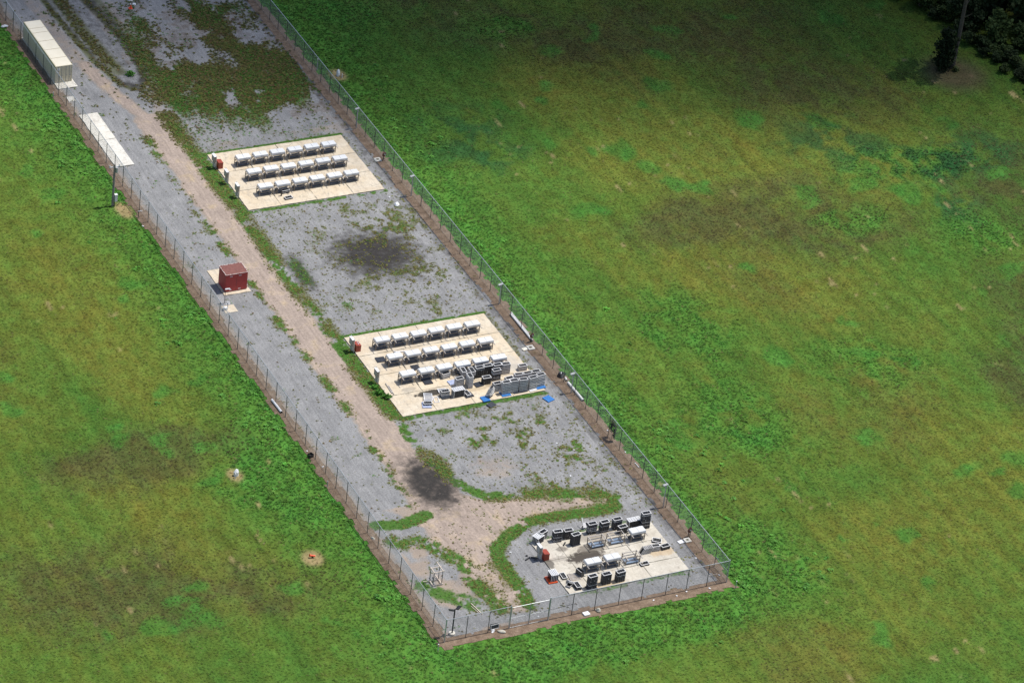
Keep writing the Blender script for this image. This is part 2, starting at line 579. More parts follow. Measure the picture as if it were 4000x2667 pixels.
M_LEAFM = mat_leaf('wood_foliage', c=(0.016, 0.036, 0.008), c2=(0.045, 0.068, 0.018), trans=0.15)
M_BUSH = mat_leaf('bush_foliage', c=(0.07, 0.21, 0.03), c2=(0.11, 0.27, 0.045), trans=0.2)
M_VINE = mat_leaf('vine_foliage', c=(0.05, 0.075, 0.02), c2=(0.09, 0.11, 0.035), trans=0.2)

# ------------------------------------------------------------------ ground
FW = 36.42             # fenced yard is 36.42 m wide
FH = 3.13              # fence height
LEN = 178.0            # modelled length of the yard
TRACK = [(7.7, 118), (7.6, 80), (7.6, 50), (7.6, 34), (7.4, 26), (6.6, 21.5), (6.6, 17.5), (7.6, 14.3), (8.3, 12.3), (8.1, 8.5), (8.9, 5), (9, 2.5), (11.8, 2.5),
         (12.3, 5), (12.3, 11), (13.2, 13.6), (15, 15.6), (18, 17.3), (22, 17.7), (29.5, 17.4), (30.6, 18.5), (30, 19.9), (23.3, 21.8), (16, 23.2), (14, 25),
         (13.6, 28), (12.6, 33), (12.2, 42), (11.9, 60), (11.4, 75), (11.6, 90), (12, 104), (12, 118)]
ISLAND = [(7.2, 175), (7.2, 152), (7.6, 144), (8.3, 133.7), (9.6, 126), (11.2, 124.8), (12.8, 126.2), (14.2, 134.5), (13.5, 142.5), (12.6, 150.6), (12.4, 175)]


def track_sd(x, y):
    d = sdist_poly(x, y, TRACK)
    d = np.maximum(d, 0.9 - dist_line(x, y, [(9.4, 117), (7.4, 125), (6.3, 133)]))
    return d + (fbm(x * 0.9, y * 0.9) - 0.5) * 1.1


WL = [(7.6, 112), (7.3, 100.5), (7.3, 95.5), (7.4, 90.7), (7.2, 86.4), (7.2, 82.7), (7.5, 78), (7.4, 65), (7.7, 51.1), (7.9, 47.8), (7.8, 44.7), (7.9, 41.5), (7.6, 37.3), (7.6, 33.9), (7.6, 32.2), (7.2, 28.6), (7.2, 24.8)]
WR = [(12.2, 117), (12.0, 103.8), (12.1, 99), (12.4, 94.1), (12.3, 90.2), (12.4, 86), (12.4, 81.7), (12.3, 74), (12.5, 66), (12.4, 58), (12.7, 47.4), (12.8, 40), (12.8, 35), (13.6, 31.5), (14.6, 26.5), (16.5, 24), (23.3, 22.3), (30.3, 20.1)]
W5A = [(1.6, 22.5), (4.4, 21.7), (6.5, 22.1), (8.1, 22.6)]
W5B = [(2.3, 19.0), (3.4, 18.1), (5.0, 18.1), (6.1, 17.2), (6.8, 15.4), (7.6, 14.1), (8.3, 12.6), (7.9, 9.9), (8.0, 7.8), (8.7, 5.8), (8.8, 3.6)]
W5C = [(31.3, 19.0), (30.6, 17.4), (27, 17.2), (22.2, 17.8), (19.1, 17.7), (17.1, 16.7), (14.8, 15.4), (13.1, 13.8), (12.6, 11.4), (12.6, 9.4), (12.6, 7.4), (12.6, 5.3), (12.2, 3.2)]
W5D = [(2.0, 10.2), (3.7, 7.8), (5.4, 6.3), (6.0, 5.2)]
PADS = [(13.73, 33.4, 91.14, 105.78), (13.75, 33.3, 41.8, 59.85), (17.55, 33.25, 3.35, 13.9)]


def strip_d(x, y, pts, hw):
    return sstep(hw * 1.35, hw * 0.45, dist_line(x, y, pts))


def on_pad(x, y, m=0.0):
    r = np.zeros(np.shape(x), bool)
    for a, b, c, d in PADS:
        r |= (x > a - m) & (x < b + m) & (y > c - m) & (y < d + m)
    r |= (x > 0.3) & (x < 3.6) & (y > 105.9) & (y < 120.3)
    r |= (x > 2.9) & (x < 6.7) & (y > 73.0) & (y < 79.2)
    r |= (x > 0.3) & (x < 3.4) & (y > 127.3) & (y < 142.5)
    return r


def weed_density(x, y):
    """plants per square metre: (bright grass, olive weeds)"""
    n = 0.55 * fbm(x * 0.5, y * 0.5, 3) + 0.45 * fbm(x * 1.9 + 4, y * 1.9, 3)
    n2 = fbm(x * 0.22 + 40, y * 0.16 + 9, 3)
    g = np.zeros(np.shape(x))
    o = np.zeros(np.shape(x))
    brk = sstep(0.30, 0.52, n)
    g += 15 * strip_d(x, y, WL, 0.5) * sstep(0.47, 0.60, n)
    o += 15 * strip_d(x, y, WL, 0.9) * sstep(0.42, 0.58, n)
    g += 26 * strip_d(x, y, WR, 0.8) * sstep(0.40, 0.58, n)
    o += 26 * strip_d(x, y, WR, 1.4) * sstep(0.4, 0.6, n2)
    g += 26 * strip_d(x, y, W5A, 0.9) * brk
    g += 24 * strip_d(x, y, W5B, 1.0) * sstep(0.36, 0.56, n)
    o += 12 * strip_d(x, y, W5B, 1.5) * brk
    g += 34 * strip_d(x, y, W5C, 0.85) * sstep(0.28, 0.48, n)
    o += 12 * strip_d(x, y, W5C, 1.5) * brk
    g += 16 * strip_d(x, y, W5D, 1.3) * brk
    for (a, b, c, d), s in zip(PADS, (0.55, 1.0, 0.25)):
        e = dist_line(x, y, [(a, d + 0.25), (b, d + 0.25)])
        g += 40 * s * sstep(0.5, 0.15, e) * sstep(0.25, 0.45, n)
        e = dist_line(x, y, [(a, c - 0.25), (b, c - 0.25)])
        g += 34 * s * sstep(0.55, 0.15, e) * sstep(0.3, 0.5, n)
        e = dist_line(x, y, [(b + 0.3, c), (b + 0.3, d)])
        o += 14 * s * sstep(0.7, 0.2, e) * brk
    for c, d, w in ((91, 106, 1.0), (43, 60, 1.5)):
        e = dist_line(x, y, [(13.0, c), (12.9, d)])
        g += 20 * sstep(w, 0.3, e) * brk
    r1 = (y > 60.5) & (y < 90.6) & (x > 13.2) & (x < 35)
    w1 = 0.25 + 1.1 * ell(x, y, 28.5, 76, 8, 13, 0.6) - 0.55 * ell(x, y, 24.0, 76.5, 3.0, 4.5, 0.4)
    o += r1 * 15 * np.clip(w1, 0, 2) * sstep(0.46, 0.64, n)
    g += r1 * 8 * np.clip(w1, 0, 2) * sstep(0.56, 0.68, n)
    g += 16 * ell(x, y, 14.6, 75.5, 0.9, 3.2, 0.5) + 10 * ell(x, y, 17.2, 66.5, 0.6, 1.0, 0.4)
    r2 = (y > 16) & (y < 41.6) & (x > 13.5) & (x < 35)
    w2 = 0.2 + 0.9 * ell(x, y, 23.5, 34.5, 7, 6, 0.6) + 0.9 * ell(x, y, 28.5, 27, 5, 7, 0.5) - 0.6 * ell(x, y, 18.5, 28, 4, 4, 0.5)
    o += r2 * 15 * np.clip(w2, 0, 2) * sstep(0.47, 0.62, n)
    g += r2 * 18 * np.clip(w2, 0, 2) * sstep(0.58, 0.68, n)
    r3 = (y > 106.2) & (x > 13.0) & (x < 35.2)
    w3 = 1.15 * ell(x, y, 25.5, 129.5, 9.0, 14, 0.6) + 0.10 * sstep(0.45, 0.6, n2) + 0.3 * ell(x, y, 27, 152, 7, 4, 0.4)
    w3 = w3 * sstep(0.22, 0.46, fbm(x * 0.5 + 3, y * 0.2, 4))
    o += r3 * 24 * w3 * sstep(0.28, 0.5, n2)
    g += r3 * 26 * w3 * sstep(0.42, 0.58, n2) + r3 * 1.5 * sstep(0.56, 0.66, n)
    isd = sdist_poly(x, y, ISLAND)
    o += 9 * sstep(0.7, 0.15, np.abs(isd + 0.3)) * sstep(0.40, 0.55, n) + 14 * ell(x, y, 13.2, 122.5, 2.2, 2.6, 0.6)
    o += 16 * strip_d(x, y, [(9.8, 131), (9.4, 140), (9.3, 152), (9.3, 175)], 0.9) * sstep(0.36, 0.5, n)
    g += 12 * ell(x, y, 15.0, 121, 1.2, 4.5, 0.5)
    lane = (x > 0.6) & (x < 7.2) & (y > 1)
    o += lane * 8 * sstep(0.60, 0.70, n) * sstep(0.45, 0.6, n2)
    g += lane * 5 * sstep(0.64, 0.72, n)
    o += 4 * sstep(0.9, 0.2, np.abs(x - 34.9)) * sstep(0.5, 0.65, n) * (y > 3)
    o += 5.0 * ((y > 2) & (y < 24) & (x > 4) & (x < 13)) * sstep(0.52, 0.64, n)
    o += 7.0 * ((y > 3) & (y < 12) & (x > 8.5) & (x < 12.5)) * sstep(0.40, 0.55, n)
    o += 3.0 * ((y < 3.2) & (y > 0.4) & (x > 14) & (x < 33)) * sstep(0.52, 0.64, n)
    o += 1.3 * (r1 | r2) + 0.4 * (y > 1) * (sdist_poly(x, y, TRACK) < -0.3)
    bad = on_pad(x, y, -0.02)
    g = np.where(bad, 0, g)
    o = np.where(bad, 0, o)
    inner = (x > 0.25) & (x < 36.0) & (y > 0.4)
    return g * inner, o * inner


def mask_sheet(name, mat, x0, x1, y0, y1, step, sd, z, maskfn=None, jitter=0.0):
    nx = int(round((x1 - x0) / step)) + 1
    ny = int(round((y1 - y0) / step)) + 1
    X, Y = np.meshgrid(np.linspace(x0, x1, nx), np.linspace(y0, y1, ny))
    S = sd(X, Y)
    if jitter:
        X = X + (RNG.random(X.shape) - 0.5) * jitter
        Y = Y + (RNG.random(X.shape) - 0.5) * jitter
    keep = (S[:-1, :-1] > 0) & (S[1:, :-1] > 0) & (S[:-1, 1:] > 0) & (S[1:, 1:] > 0)
    idx = np.arange(nx * ny).reshape(ny, nx)
    q = np.stack([idx[:-1, :-1][keep], idx[:-1, 1:][keep], idx[1:, 1:][keep], idx[1:, :-1][keep]], 1)
    used = np.unique(q)
    remap = np.zeros(nx * ny, int)
    remap[used] = np.arange(len(used))
    q = remap[q]
    V = np.stack([X.ravel()[used], Y.ravel()[used], np.full(len(used), z)], 1)
    me = bpy.data.meshes.new(name)
    me.vertices.add(len(V))
    me.vertices.foreach_set('co', V.ravel())
    me.loops.add(q.size)
    me.loops.foreach_set('vertex_index', q.ravel())
    me.polygons.add(len(q))
    me.polygons.foreach_set('loop_start', np.arange(0, q.size, 4))
    me.polygons.foreach_set('loop_total', np.full(len(q), 4))
    me.update(calc_edges=True)
    me.validate()
    if maskfn:
        c = np.zeros((len(V), 4))
        c[:, :maskfn(V[:1, 0], V[:1, 1]).shape[1]] = maskfn(V[:, 0], V[:, 1])
        if maskfn(V[:1, 0], V[:1, 1]).shape[1] < 4:
            c[:, 3] = 1
        a = me.attributes.new('mask' if mat is not M_FIELD else 'tone', 'FLOAT_COLOR', 'POINT')
        a.data.foreach_set('color', c.ravel())
    me.materials.append(mat)
    o = bpy.data.objects.new(name, me)
    COL.objects.link(o)
    tag(o, kind='structure')
    return o


# brown, olive and lush patches of the mown field: (x, y, rx, ry)
BROWN = [(56, 139, 8, 4), (79, 121, 8, 4.5), (82.5, 72.5, 9, 5.5), (71, 71, 6, 3.6), (89, 63, 7, 3.6), (112, 42, 7, 9), (104, 30, 9, 5), (104, 100, 8, 7), (94, 25, 4, 4),
         (-19, 41, 7, 3.2), (-11, 43, 5, 2.6), (-33, 23, 9, 5), (-21, 16, 11, 4), (-15, 44, 6, 3), (100, 118, 9, 6), (120, 70, 7, 9), (118, 24, 7, 6), (66, 128, 6, 4)]
OLIVE = [(71, 110, 9, 7), (70, 92, 9, 5), (82, 90, 11, 7), (77, 53, 6, 5), (85, 10, 11, 8), (70, -2, 14, 7), (54, 71, 5, 4), (-7, 64, 9, 10), (-10, 62, 6, 8), (-3, 51, 6, 5),
         (-11, 18, 9, 6), (-16, 36, 8, 5), (-25, 30, 6, 7), (98, 12, 10, 8), (60, 4, 8, 6), (95, 80, 10, 9), (64, 60, 7, 6), (-15, 75, 6, 12), (50, -14, 9, 5)]
LUSH = [(104, 77, 9, 4.5), (112, 76, 8, 4), (48, 136, 6, 6), (92, 66, 4, 3), (66, 127, 4, 3), (55, 30, 6, 10), (58, 50, 6, 8), (-6.5, 35, 5, 5), (-5.5, 30, 4, 6), (22, -6, 12, 3.2), (9, -6, 8, 3), (45, 3, 5, 6), (108, 58, 7, 5), (76, 35, 6, 6)]
STRAW = [(-10.4, 36.8, 0.9, 1.3), (-8.0, 19.0, 1.2, 1.5), (39.6, 121.2, 1.2, 1.6), (-1.9, 95.9, 1.1, 2.0), (-10.0, 30.5, 0.3, 0.5), (-16, 107.5, 0.9, 1.0)]
GREENS = [(r_.uniform(46, 128), r_.uniform(-20, 128), r_.uniform(0.8, 2.4)) for r_ in [random.Random(99)] for _ in range(75)] + [(r_.uniform(-34, -7), r_.uniform(8, 110), r_.uniform(0.7, 1.8)) for r_ in [random.Random(98)] for _ in range(26)]
BLUEG = [(104, 79, 8, 4), (111, 74, 8, 4), (108, 65, 6, 4), (118, 78, 8, 7), (98, 86, 6, 5), (50, 100, 5, 9)]
TREE = (127.6, 99.4)


def field_tone(x, y):
    """ground colour of the field, linear rgb, and the share of grass cover"""
    d = np.maximum(np.maximum(-0.9 - x, x - 37.5), -1.5 - y)
    x0_, y0_ = x, y
    x = x + 9 * (fbm(x0_ * 0.07 + 31, y0_ * 0.07, 4) - 0.5) + 3.0 * (fbm(x0_ * 0.4, y0_ * 0.4 + 60, 3) - 0.5)
    y = y + 9 * (fbm(x0_ * 0.07, y0_ * 0.07 + 77, 4) - 0.5) + 3.0 * (fbm(x0_ * 0.4 + 50, y0_ * 0.4, 3) - 0.5)
    n = fbm(x * 0.055 + 3, y * 0.035 + 8, 5)
    ns = fbm(x * 0.16, y * 0.045 + 3, 4)
    nf = fbm(x * 0.5 + 11, y * 0.3, 4)
    lush = np.exp(-(np.maximum(d + 6 * (n - 0.5), 0) / 7.5) ** 2) + 0.25 * (ns - 0.5)
    for e in LUSH:
        lush = lush + 0.85 * ell(x, y, *e, 0.6) * sstep(0.25, 0.55, nf)
    ol = 0.38 + 0.5 * (n - 0.5) / 0.25 + 0.4 * (ns - 0.5)
    for e in OLIVE:
        ol = ol + 0.6 * ell(x, y, e[0], e[1], e[2] * 1.2, e[3] * 1.2, 0.9)
    br = sstep(0.58, 0.75, n) * 0.35
    for e in BROWN:
        br = br + 0.9 * ell(x, y, e[0], e[1], e[2] * 1.25, e[3] * 1.2, 0.9) * (0.5 + 1.0 * sstep(0.3, 0.65, nf))
    lush = np.clip(lush, 0, 1)
    ol = np.clip(ol, 0, 1) * (1 - 0.8 * lush)
    br = np.clip(br, 0, 1) * (1 - 0.8 * lush)
    mid = np.array([0.072, 0.150, 0.024])
    c = np.ones(np.shape(x) + (3,)) * mid
    c = c + ((np.array([0.132, 0.160, 0.028]) - c) * ol[..., None])
    c = c + ((np.array([0.082, 0.076, 0.030]) - c) * (0.70 * br)[..., None])
    c = c + ((np.array([0.075, 0.205, 0.032]) - c) * (0.85 * lush)[..., None])
    for (px_, py_, pr_) in GREENS:
        q = np.hypot((x - px_) / pr_, (y - py_) / (pr_ * 1.15))
        c = c + ((np.array([0.062, 0.185, 0.030]) - c) * (0.75 * sstep(1.15, 0.55, q))[..., None])
    for e in BLUEG:
        c = c + ((np.array([0.028, 0.098, 0.030]) - c) * (0.8 * ell(x, y, *e, 0.6) * sstep(0.35, 0.6, nf))[..., None])
    c = c * 0.97
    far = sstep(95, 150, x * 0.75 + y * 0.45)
    c = c * (1 - 0.35 * far)[..., None]  # field colour darkened towards the far right, painting in the shade there
    x, y = x0_, y0_
    mow = fbm(x * 0.85 + 0.02 * y, y * 0.022 + 4, 3) - 0.5
    mow2 = fbm(x * 2.6, y * 0.12 + 9, 2) - 0.5
    mot = fbm(x * 0.9 + 71, y * 0.7, 4) - 0.5
    c = c * (1 + 0.28 * mow + 0.22 * mow2 + 0.55 * mot)[..., None]
    c[..., 0] = c[..., 0] * (1 + 0.25 * mow - 0.5 * mot)
    bare = np.zeros(np.shape(x))
    for e in STRAW:
        bare = np.maximum(bare, ell(x, y, *e, 0.35))
    spots = sstep(0.75, 0.81, fbm(x * 1.3 + 7, y * 0.30 + 2, 4)) * 0.7 * sstep(0.5, 0.6, fbm(x * 0.09 + 3, y * 0.05, 2))
    c = c + ((np.array([0.30, 0.235, 0.12]) - c) * np.maximum(bare, spots)[..., None])
    tr = ell(x, y, 127.2, 98.0, 4.6, 4.8, 0.5)
    c = c + ((np.array([0.075, 0.058, 0.036]) - c) * (0.85 * tr)[..., None])
    field_tone.brown = br
    cover = 1 - 0.85 * np.maximum(np.maximum(bare, tr * 0.8), spots)
    return c, cover, lush


def field_sd(x, y):
    return np.ones(np.shape(x))


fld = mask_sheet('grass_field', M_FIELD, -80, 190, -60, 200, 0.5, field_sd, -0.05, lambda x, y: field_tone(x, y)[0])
tag(fld, 'mown field of patchy green and brown grass around the yard', 'field', kind='structure')
# open country beyond the modelled field
mb = MB()
for (x0, x1, y0, y1) in ((-700, -80, -700, 900), (190, 900, -700, 900), (-80, 190, -700, -60), (-80, 190, 200, 900)):
    mb.add([(x0, y0, -0.05), (x1, y0, -0.05), (x1, y1, -0.05), (x0, y1, -0.05)], [(0, 1, 2, 3)])
M_FAR = worn('far_grass', (0.06, 0.10, 0.02), (0.10, 0.13, 0.03), 0.05, 0.95)
tag(mb.obj('outer_grassland', M_FAR), 'open grassland stretching away beyond the field', 'field', kind='structure')


def soil_sd(x, y):
    e = np.minimum(np.minimum(x + 1.05, 37.45 - x), y + 1.45)
    return e + (fbm(x * 0.8, y * 0.8) - 0.5) * 1.1


tag(mask_sheet('soil_verge', M_SOIL, -3, 39, -3, LEN, 0.4, soil_sd, 0.0, jitter=0.15), 'strip of bare brown soil under and along the fence', 'soil', kind='structure')


def gravel_sd(x, y):
    e = np.minimum(np.minimum(x - 0.55, 35.5 - x), y - 0.45)
    return e + (fbm(x * 0.7 + 20, y * 0.7) - 0.5) * 1.0


def yard_mask(x, y):
    t = track_sd(x, y)
    n = fbm(x * 0.3 + 9, y * 0.3, 3)
    soil = 0.9 * sstep(-0.7, 0.3, t)
    soil = np.maximum(soil, 0.75 * sstep(1.9, 0.5, x))
    soil = np.maximum(soil, 0.55 * sstep(1.9, 0.4, dist_line(x, y, [(9.4, 117), (7.2, 125), (5.9, 135), (5.4, 153), (5.2, 178)])))
    soil = np.maximum(soil, 0.5 * sstep(1.4, 0.3, dist_line(x, y, [(11.2, 117), (14.9, 127), (15.8, 137), (15.6, 150), (15.6, 178)])))
    soil = np.maximum(soil, 0.8 * ((y < 25) & (x > 2) & (x < 13)) * sstep(0.42, 0.62, n))
    soil = np.maximum(soil, 0.45 * ((y > 106) & (x > 12)) * sstep(0.4, 0.7, n))
    soil = np.maximum(soil, 0.5 * ell(x, y, 20, 29, 3, 2.5, 0.5))
    mud = 1.15 * ell(x, y, 25.6, 76.8, 5.6, 5.2, 0.8)
    mud = np.maximum(mud, 0.6 * ell(x, y, 29.0, 75.5, 3.0, 5.5, 0.7))
    mud = np.maximum(mud, 0.8 * ell(x, y, 14.5, 75.5, 1.3, 4.5, 0.6))
    mud = np.maximum(mud, 0.36 * sstep(33.9, 34.5, x) + 0.35 * sstep(34.6, 35.4, x) * sstep(0.35, 0.6, n))
    mud = np.maximum(mud, 1.35 * ell(x, y, 11.2, 28.2, 2.6, 4.6, 0.9))
    mud = np.maximum(mud, 0.5 * ell(x, y, 11.0, 28.0, 3.6, 6.5, 0.6))
    isd = sdist_poly(x, y, ISLAND)
    mud = np.maximum(mud, 0.75 * strip_d(x, y, [(12.9, 175), (13.3, 150), (14.2, 138), (13.7, 130), (12.6, 126.4), (11.0, 125.2), (9.8, 126.5)], 1.0))
    mud = np.maximum(mud, 0.62 * sstep(0.8, 0.1, np.abs(isd - 0.1)) + 0.34 * sstep(0.2, 1.2, isd))
    mud = np.maximum(mud, 0.35 * ((y > 112) & (x > 13)) * sstep(0.45, 0.65, n))
    g, o = weed_density(x, y)
    moss = np.clip((g + o) / 26.0, 0, 0.75)
    ring = sstep(0.9, 0.25, np.abs(isd + 0.1)) * (0.55 + 0.45 * sstep(9.5, 12.5, x))
    moss = np.maximum(moss, 0.85 * ring * (y > 100))
    moss = np.maximum(moss, 0.8 * strip_d(x, y, [(10.2, 130), (9.5, 140), (9.2, 152), (9.2, 178)], 1.3))
    moss = np.maximum(moss, 0.9 * strip_d(x, y, [(10.4, 124.9), (9.2, 127), (8.0, 134), (7.4, 144), (7.0, 155), (7.0, 178)], 0.6))
    moss = np.maximum(moss, 0.7 * strip_d(x, y, [(14.4, 150), (15.2, 138), (14.8, 129), (13.4, 124.5)], 0.8))
    turf = np.clip(g / 20.0, 0, 0.9)
    turf = np.maximum(turf, 0.55 * ell(x, y, 15.2, 123, 1.6, 6.0, 0.6))
    return np.stack([soil, mud, moss, turf], 1)


tag(mask_sheet('gravel_yard', M_GRAVEL, 0, 36.2, 0, LEN, 0.3, gravel_sd, 0.02, yard_mask, jitter=0.1), 'grey crushed stone covering the fenced yard', 'gravel', kind='structure')
M_DMASK = lambda x, y: yard_mask(x, y) * np.array([0.0, 1.0, 0.8, 1.0])
tag(mask_sheet('dirt_track', M_DIRT, 3, 32, 2, LEN, 0.25, track_sd, 0.026, M_DMASK, jitter=0.12), 'pinkish packed dirt track running the length of the yard', 'track', kind='structure')


# ------------------------------------------------------------------ grass and weeds (uncountable cover)
def tuft_mesh(name, blades, h, spread, width, flat=0.0, seed=0):
    r = random.Random(seed)
    v, f = [], []
    for i in range(blades):
        a = r.random() * 2 * math.pi
        b0 = r.random() * spread * 0.45
        L = h * (0.6 + 0.6 * r.random())
        out = spread * (0.35 + 0.75 * r.random())
        ca, sa = math.cos(a), math.sin(a)
        w = width * (0.7 + 0.6 * r.random())
        px, py = -sa * w, ca * w
        bx, by = ca * b0, sa * b0
        mx, my = ca * (b0 + out * 0.5), sa * (b0 + out * 0.5)
        ex, ey = ca * (b0 + out), sa * (b0 + out)
        n = len(v)
        v += [(bx - px, by - py, -0.02), (bx + px, by + py, -0.02), (mx + px * 1.2, my + py * 1.2, L * 0.75), (mx - px * 1.2, my - py * 1.2, L * 0.75), (ex, ey, L * (1.0 - flat * 0.5))]
        f += [(n, n + 1, n + 2, n + 3), (n + 3, n + 2, n + 4)]
    me = bpy.data.meshes.new(name)
    me.from_pydata(v, [], f)
    me.materials.append(M_GRASS)
    return me


def clump_mesh(name, leaves, rad, h, size, seed=0):
    r = random.Random(seed)
    v, f = [], []
    for i in range(leaves):
        a = r.random() * 2 * math.pi
        q = math.sqrt(r.random()) * rad
        z = h * (1 - (q / rad) ** 2) * (0.45 + 0.55 * r.random())
        c = Vector((math.cos(a) * q, math.sin(a) * q, z))
        e = Euler((r.gauss(0, 0.5), r.gauss(0, 0.5), r.random() * 6.3)).to_matrix()
        s = size * (0.6 + 0.8 * r.random())
        n = len(v)
        for p in ((-0.5, -0.3, 0), (0.1, -0.5, 0.06), (0.6, 0, -0.1), (0.1, 0.5, 0.06), (-0.5, 0.3, 0)):
            w = c + e @ (Vector(p) * s)
            v.append((w.x, w.y, w.z))
        f.append((n, n + 1, n + 2, n + 3, n + 4))
    me = bpy.data.meshes.new(name)
    me.from_pydata(v, [], f)
    me.materials.append(M_GRASS)
    return me


def scatter(name, proto_me, pts, z, scl, tone, label, cat):
    proto = bpy.data.objects.new(name + '_sprig', proto_me)
    n = len(pts)
    me = bpy.data.meshes.new(name)
    me.vertices.add(n)
    co = np.zeros((n, 3))
    co[:, :2] = pts
    co[:, 2] = z
    me.vertices.foreach_set('co', co.ravel())
    rot = np.zeros((n, 3))
    rot[:, 0] = RNG.normal(0, 0.12, n)
    rot[:, 1] = RNG.normal(0, 0.12, n)
    rot[:, 2] = RNG.random(n) * 6.283
    a = me.attributes.new('rot', 'FLOAT_VECTOR', 'POINT')
    a.data.foreach_set('vector', rot.ravel())
    a = me.attributes.new('scl', 'FLOAT_VECTOR', 'POINT')
    a.data.foreach_set('vector', np.ascontiguousarray(scl, dtype=float).ravel())
    t4 = np.ones((n, 4))
    t4[:, :3] = tone
    a = me.attributes.new('tone', 'FLOAT_COLOR', 'POINT')
    a.data.foreach_set('color', t4.ravel())
    o = bpy.data.objects.new(name, me)
    COL.objects.link(o)
    ng = bpy.data.node_groups.new(name + '_scatter', 'GeometryNodeTree')
    ng.interface.new_socket('Geometry', in_out='INPUT', socket_type='NodeSocketGeometry')
    ng.interface.new_socket('Geometry', in_out='OUTPUT', socket_type='NodeSocketGeometry')
    gi = ng.nodes.new('NodeGroupInput')
    go = ng.nodes.new('NodeGroupOutput')
    m2p = ng.nodes.new('GeometryNodeMeshToPoints')
    iop = ng.nodes.new('GeometryNodeInstanceOnPoints')
    oi = ng.nodes.new('GeometryNodeObjectInfo')
    oi.inputs['Object'].default_value = proto
    ng.links.new(gi.outputs[0], m2p.inputs[0])
    ng.links.new(m2p.outputs[0], iop.inputs['Points'])
    ng.links.new(oi.outputs['Geometry'], iop.inputs['Instance'])
    for at, sock in (('rot', 'Rotation'), ('scl', 'Scale')):
        na = ng.nodes.new('GeometryNodeInputNamedAttribute')
        na.data_type = 'FLOAT_VECTOR'
        na.inputs['Name'].default_value = at
        if sock == 'Rotation':
            e2r = ng.nodes.new('FunctionNodeEulerToRotation')
            ng.links.new(na.outputs[0], e2r.inputs[0])
            ng.links.new(e2r.outputs[0], iop.inputs[sock])
        else:
            ng.links.new(na.outputs[0], iop.inputs[sock])
    ng.links.new(iop.outputs[0], go.inputs[0])
    md = o.modifiers.new('scatter', 'NODES')
    md.node_group = ng
    tag(o, label, cat, kind='stuff')
    return o


def in_view(x, y, m=6.0):
    return sdist_poly(x, y, [(1.2, 153.5), (150, 114.8), (60.4, -27.5), (-49.6, 8.5)]) > -m


# field grass
NG = 480000
gx = RNG.uniform(-62, 162, NG)
gy = RNG.uniform(-40, 165, NG)
k = in_view(gx, gy) & (soil_sd(gx, gy) < 0.08)
gx, gy = gx[k], gy[k]
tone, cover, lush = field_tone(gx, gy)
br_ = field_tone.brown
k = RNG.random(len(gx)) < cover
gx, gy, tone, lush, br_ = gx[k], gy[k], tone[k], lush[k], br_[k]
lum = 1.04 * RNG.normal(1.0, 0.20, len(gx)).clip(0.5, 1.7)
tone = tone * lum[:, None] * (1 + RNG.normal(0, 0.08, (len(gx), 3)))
tone[RNG.random(len(gx)) < 0.02] = (0.19, 0.18, 0.07)
bk = RNG.random(len(gx)) < 0.55 * br_
tone[bk] = np.array((0.072, 0.062, 0.026)) * RNG.normal(1, 0.25, bk.sum()).clip(0.4, 1.9)[:, None]
s = (0.75 + 0.5 * RNG.random(len(gx))) * (0.9 + 0.35 * lush)
scl = np.stack([s, s, s * (0.55 + 0.75 * lush + 0.25 * RNG.random(len(gx)))], 1)
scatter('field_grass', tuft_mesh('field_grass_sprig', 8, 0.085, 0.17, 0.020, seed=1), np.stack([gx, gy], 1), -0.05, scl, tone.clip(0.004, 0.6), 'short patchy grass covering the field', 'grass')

# broad-leaved weeds in rank growth beside the fence
NB = 120000
gx = RNG.uniform(-62, 162, NB)
gy = RNG.uniform(-40, 165, NB)
k = in_view(gx, gy) & (soil_sd(gx, gy) < -0.02)
gx, gy = gx[k], gy[k]
tone, cover, lush = field_tone(gx, gy)
cl = fbm(gx * 0.33 + 5, gy * 0.2 + 2, 4)
edge = np.exp(-(np.maximum(np.maximum(np.maximum(-0.9 - gx, gx - 37.5), -1.5 - gy), 0) / 2.2) ** 2)
band = np.exp(-(np.maximum(np.maximum(np.maximum(-0.9 - gx, gx - 37.5), -1.5 - gy), 0) / 6.5) ** 2)
spot = ell(gx, gy, -6.0, 34.5, 3.5, 5.0, 0.5) + ell(gx, gy, 22, -5.5, 13, 2.6, 0.5) + ell(gx, gy, 45, 2, 4, 5, 0.5)
p = 0.6 * (band * sstep(0.58, 0.70, cl) + 0.8 * spot * sstep(0.42, 0.55, cl) + 0.85 * edge * sstep(0.40, 0.55, cl)) * cover
k = RNG.random(len(gx)) < p * 0.9
gx, gy, lush, cl = gx[k], gy[k], lush[k], cl[k]
tone = np.array([0.105, 0.275, 0.045]) * RNG.normal(1, 0.2, len(gx)).clip(0.5, 1.6)[:, None] * (1 + RNG.normal(0, 0.07, (len(gx), 3)))
s = 0.7 + 0.8 * RNG.random(len(gx)) * sstep(0.45, 0.65, cl)
scatter('broadleaf_weeds', clump_mesh('broadleaf_sprig', 20, 0.33, 0.27, 0.14, seed=4), np.stack([gx, gy], 1), -0.05, np.stack([s, s, s * 1.05], 1), tone.clip(0.004, 0.6), 'bright broad-leaved weeds growing thick beside the fence', 'weeds')

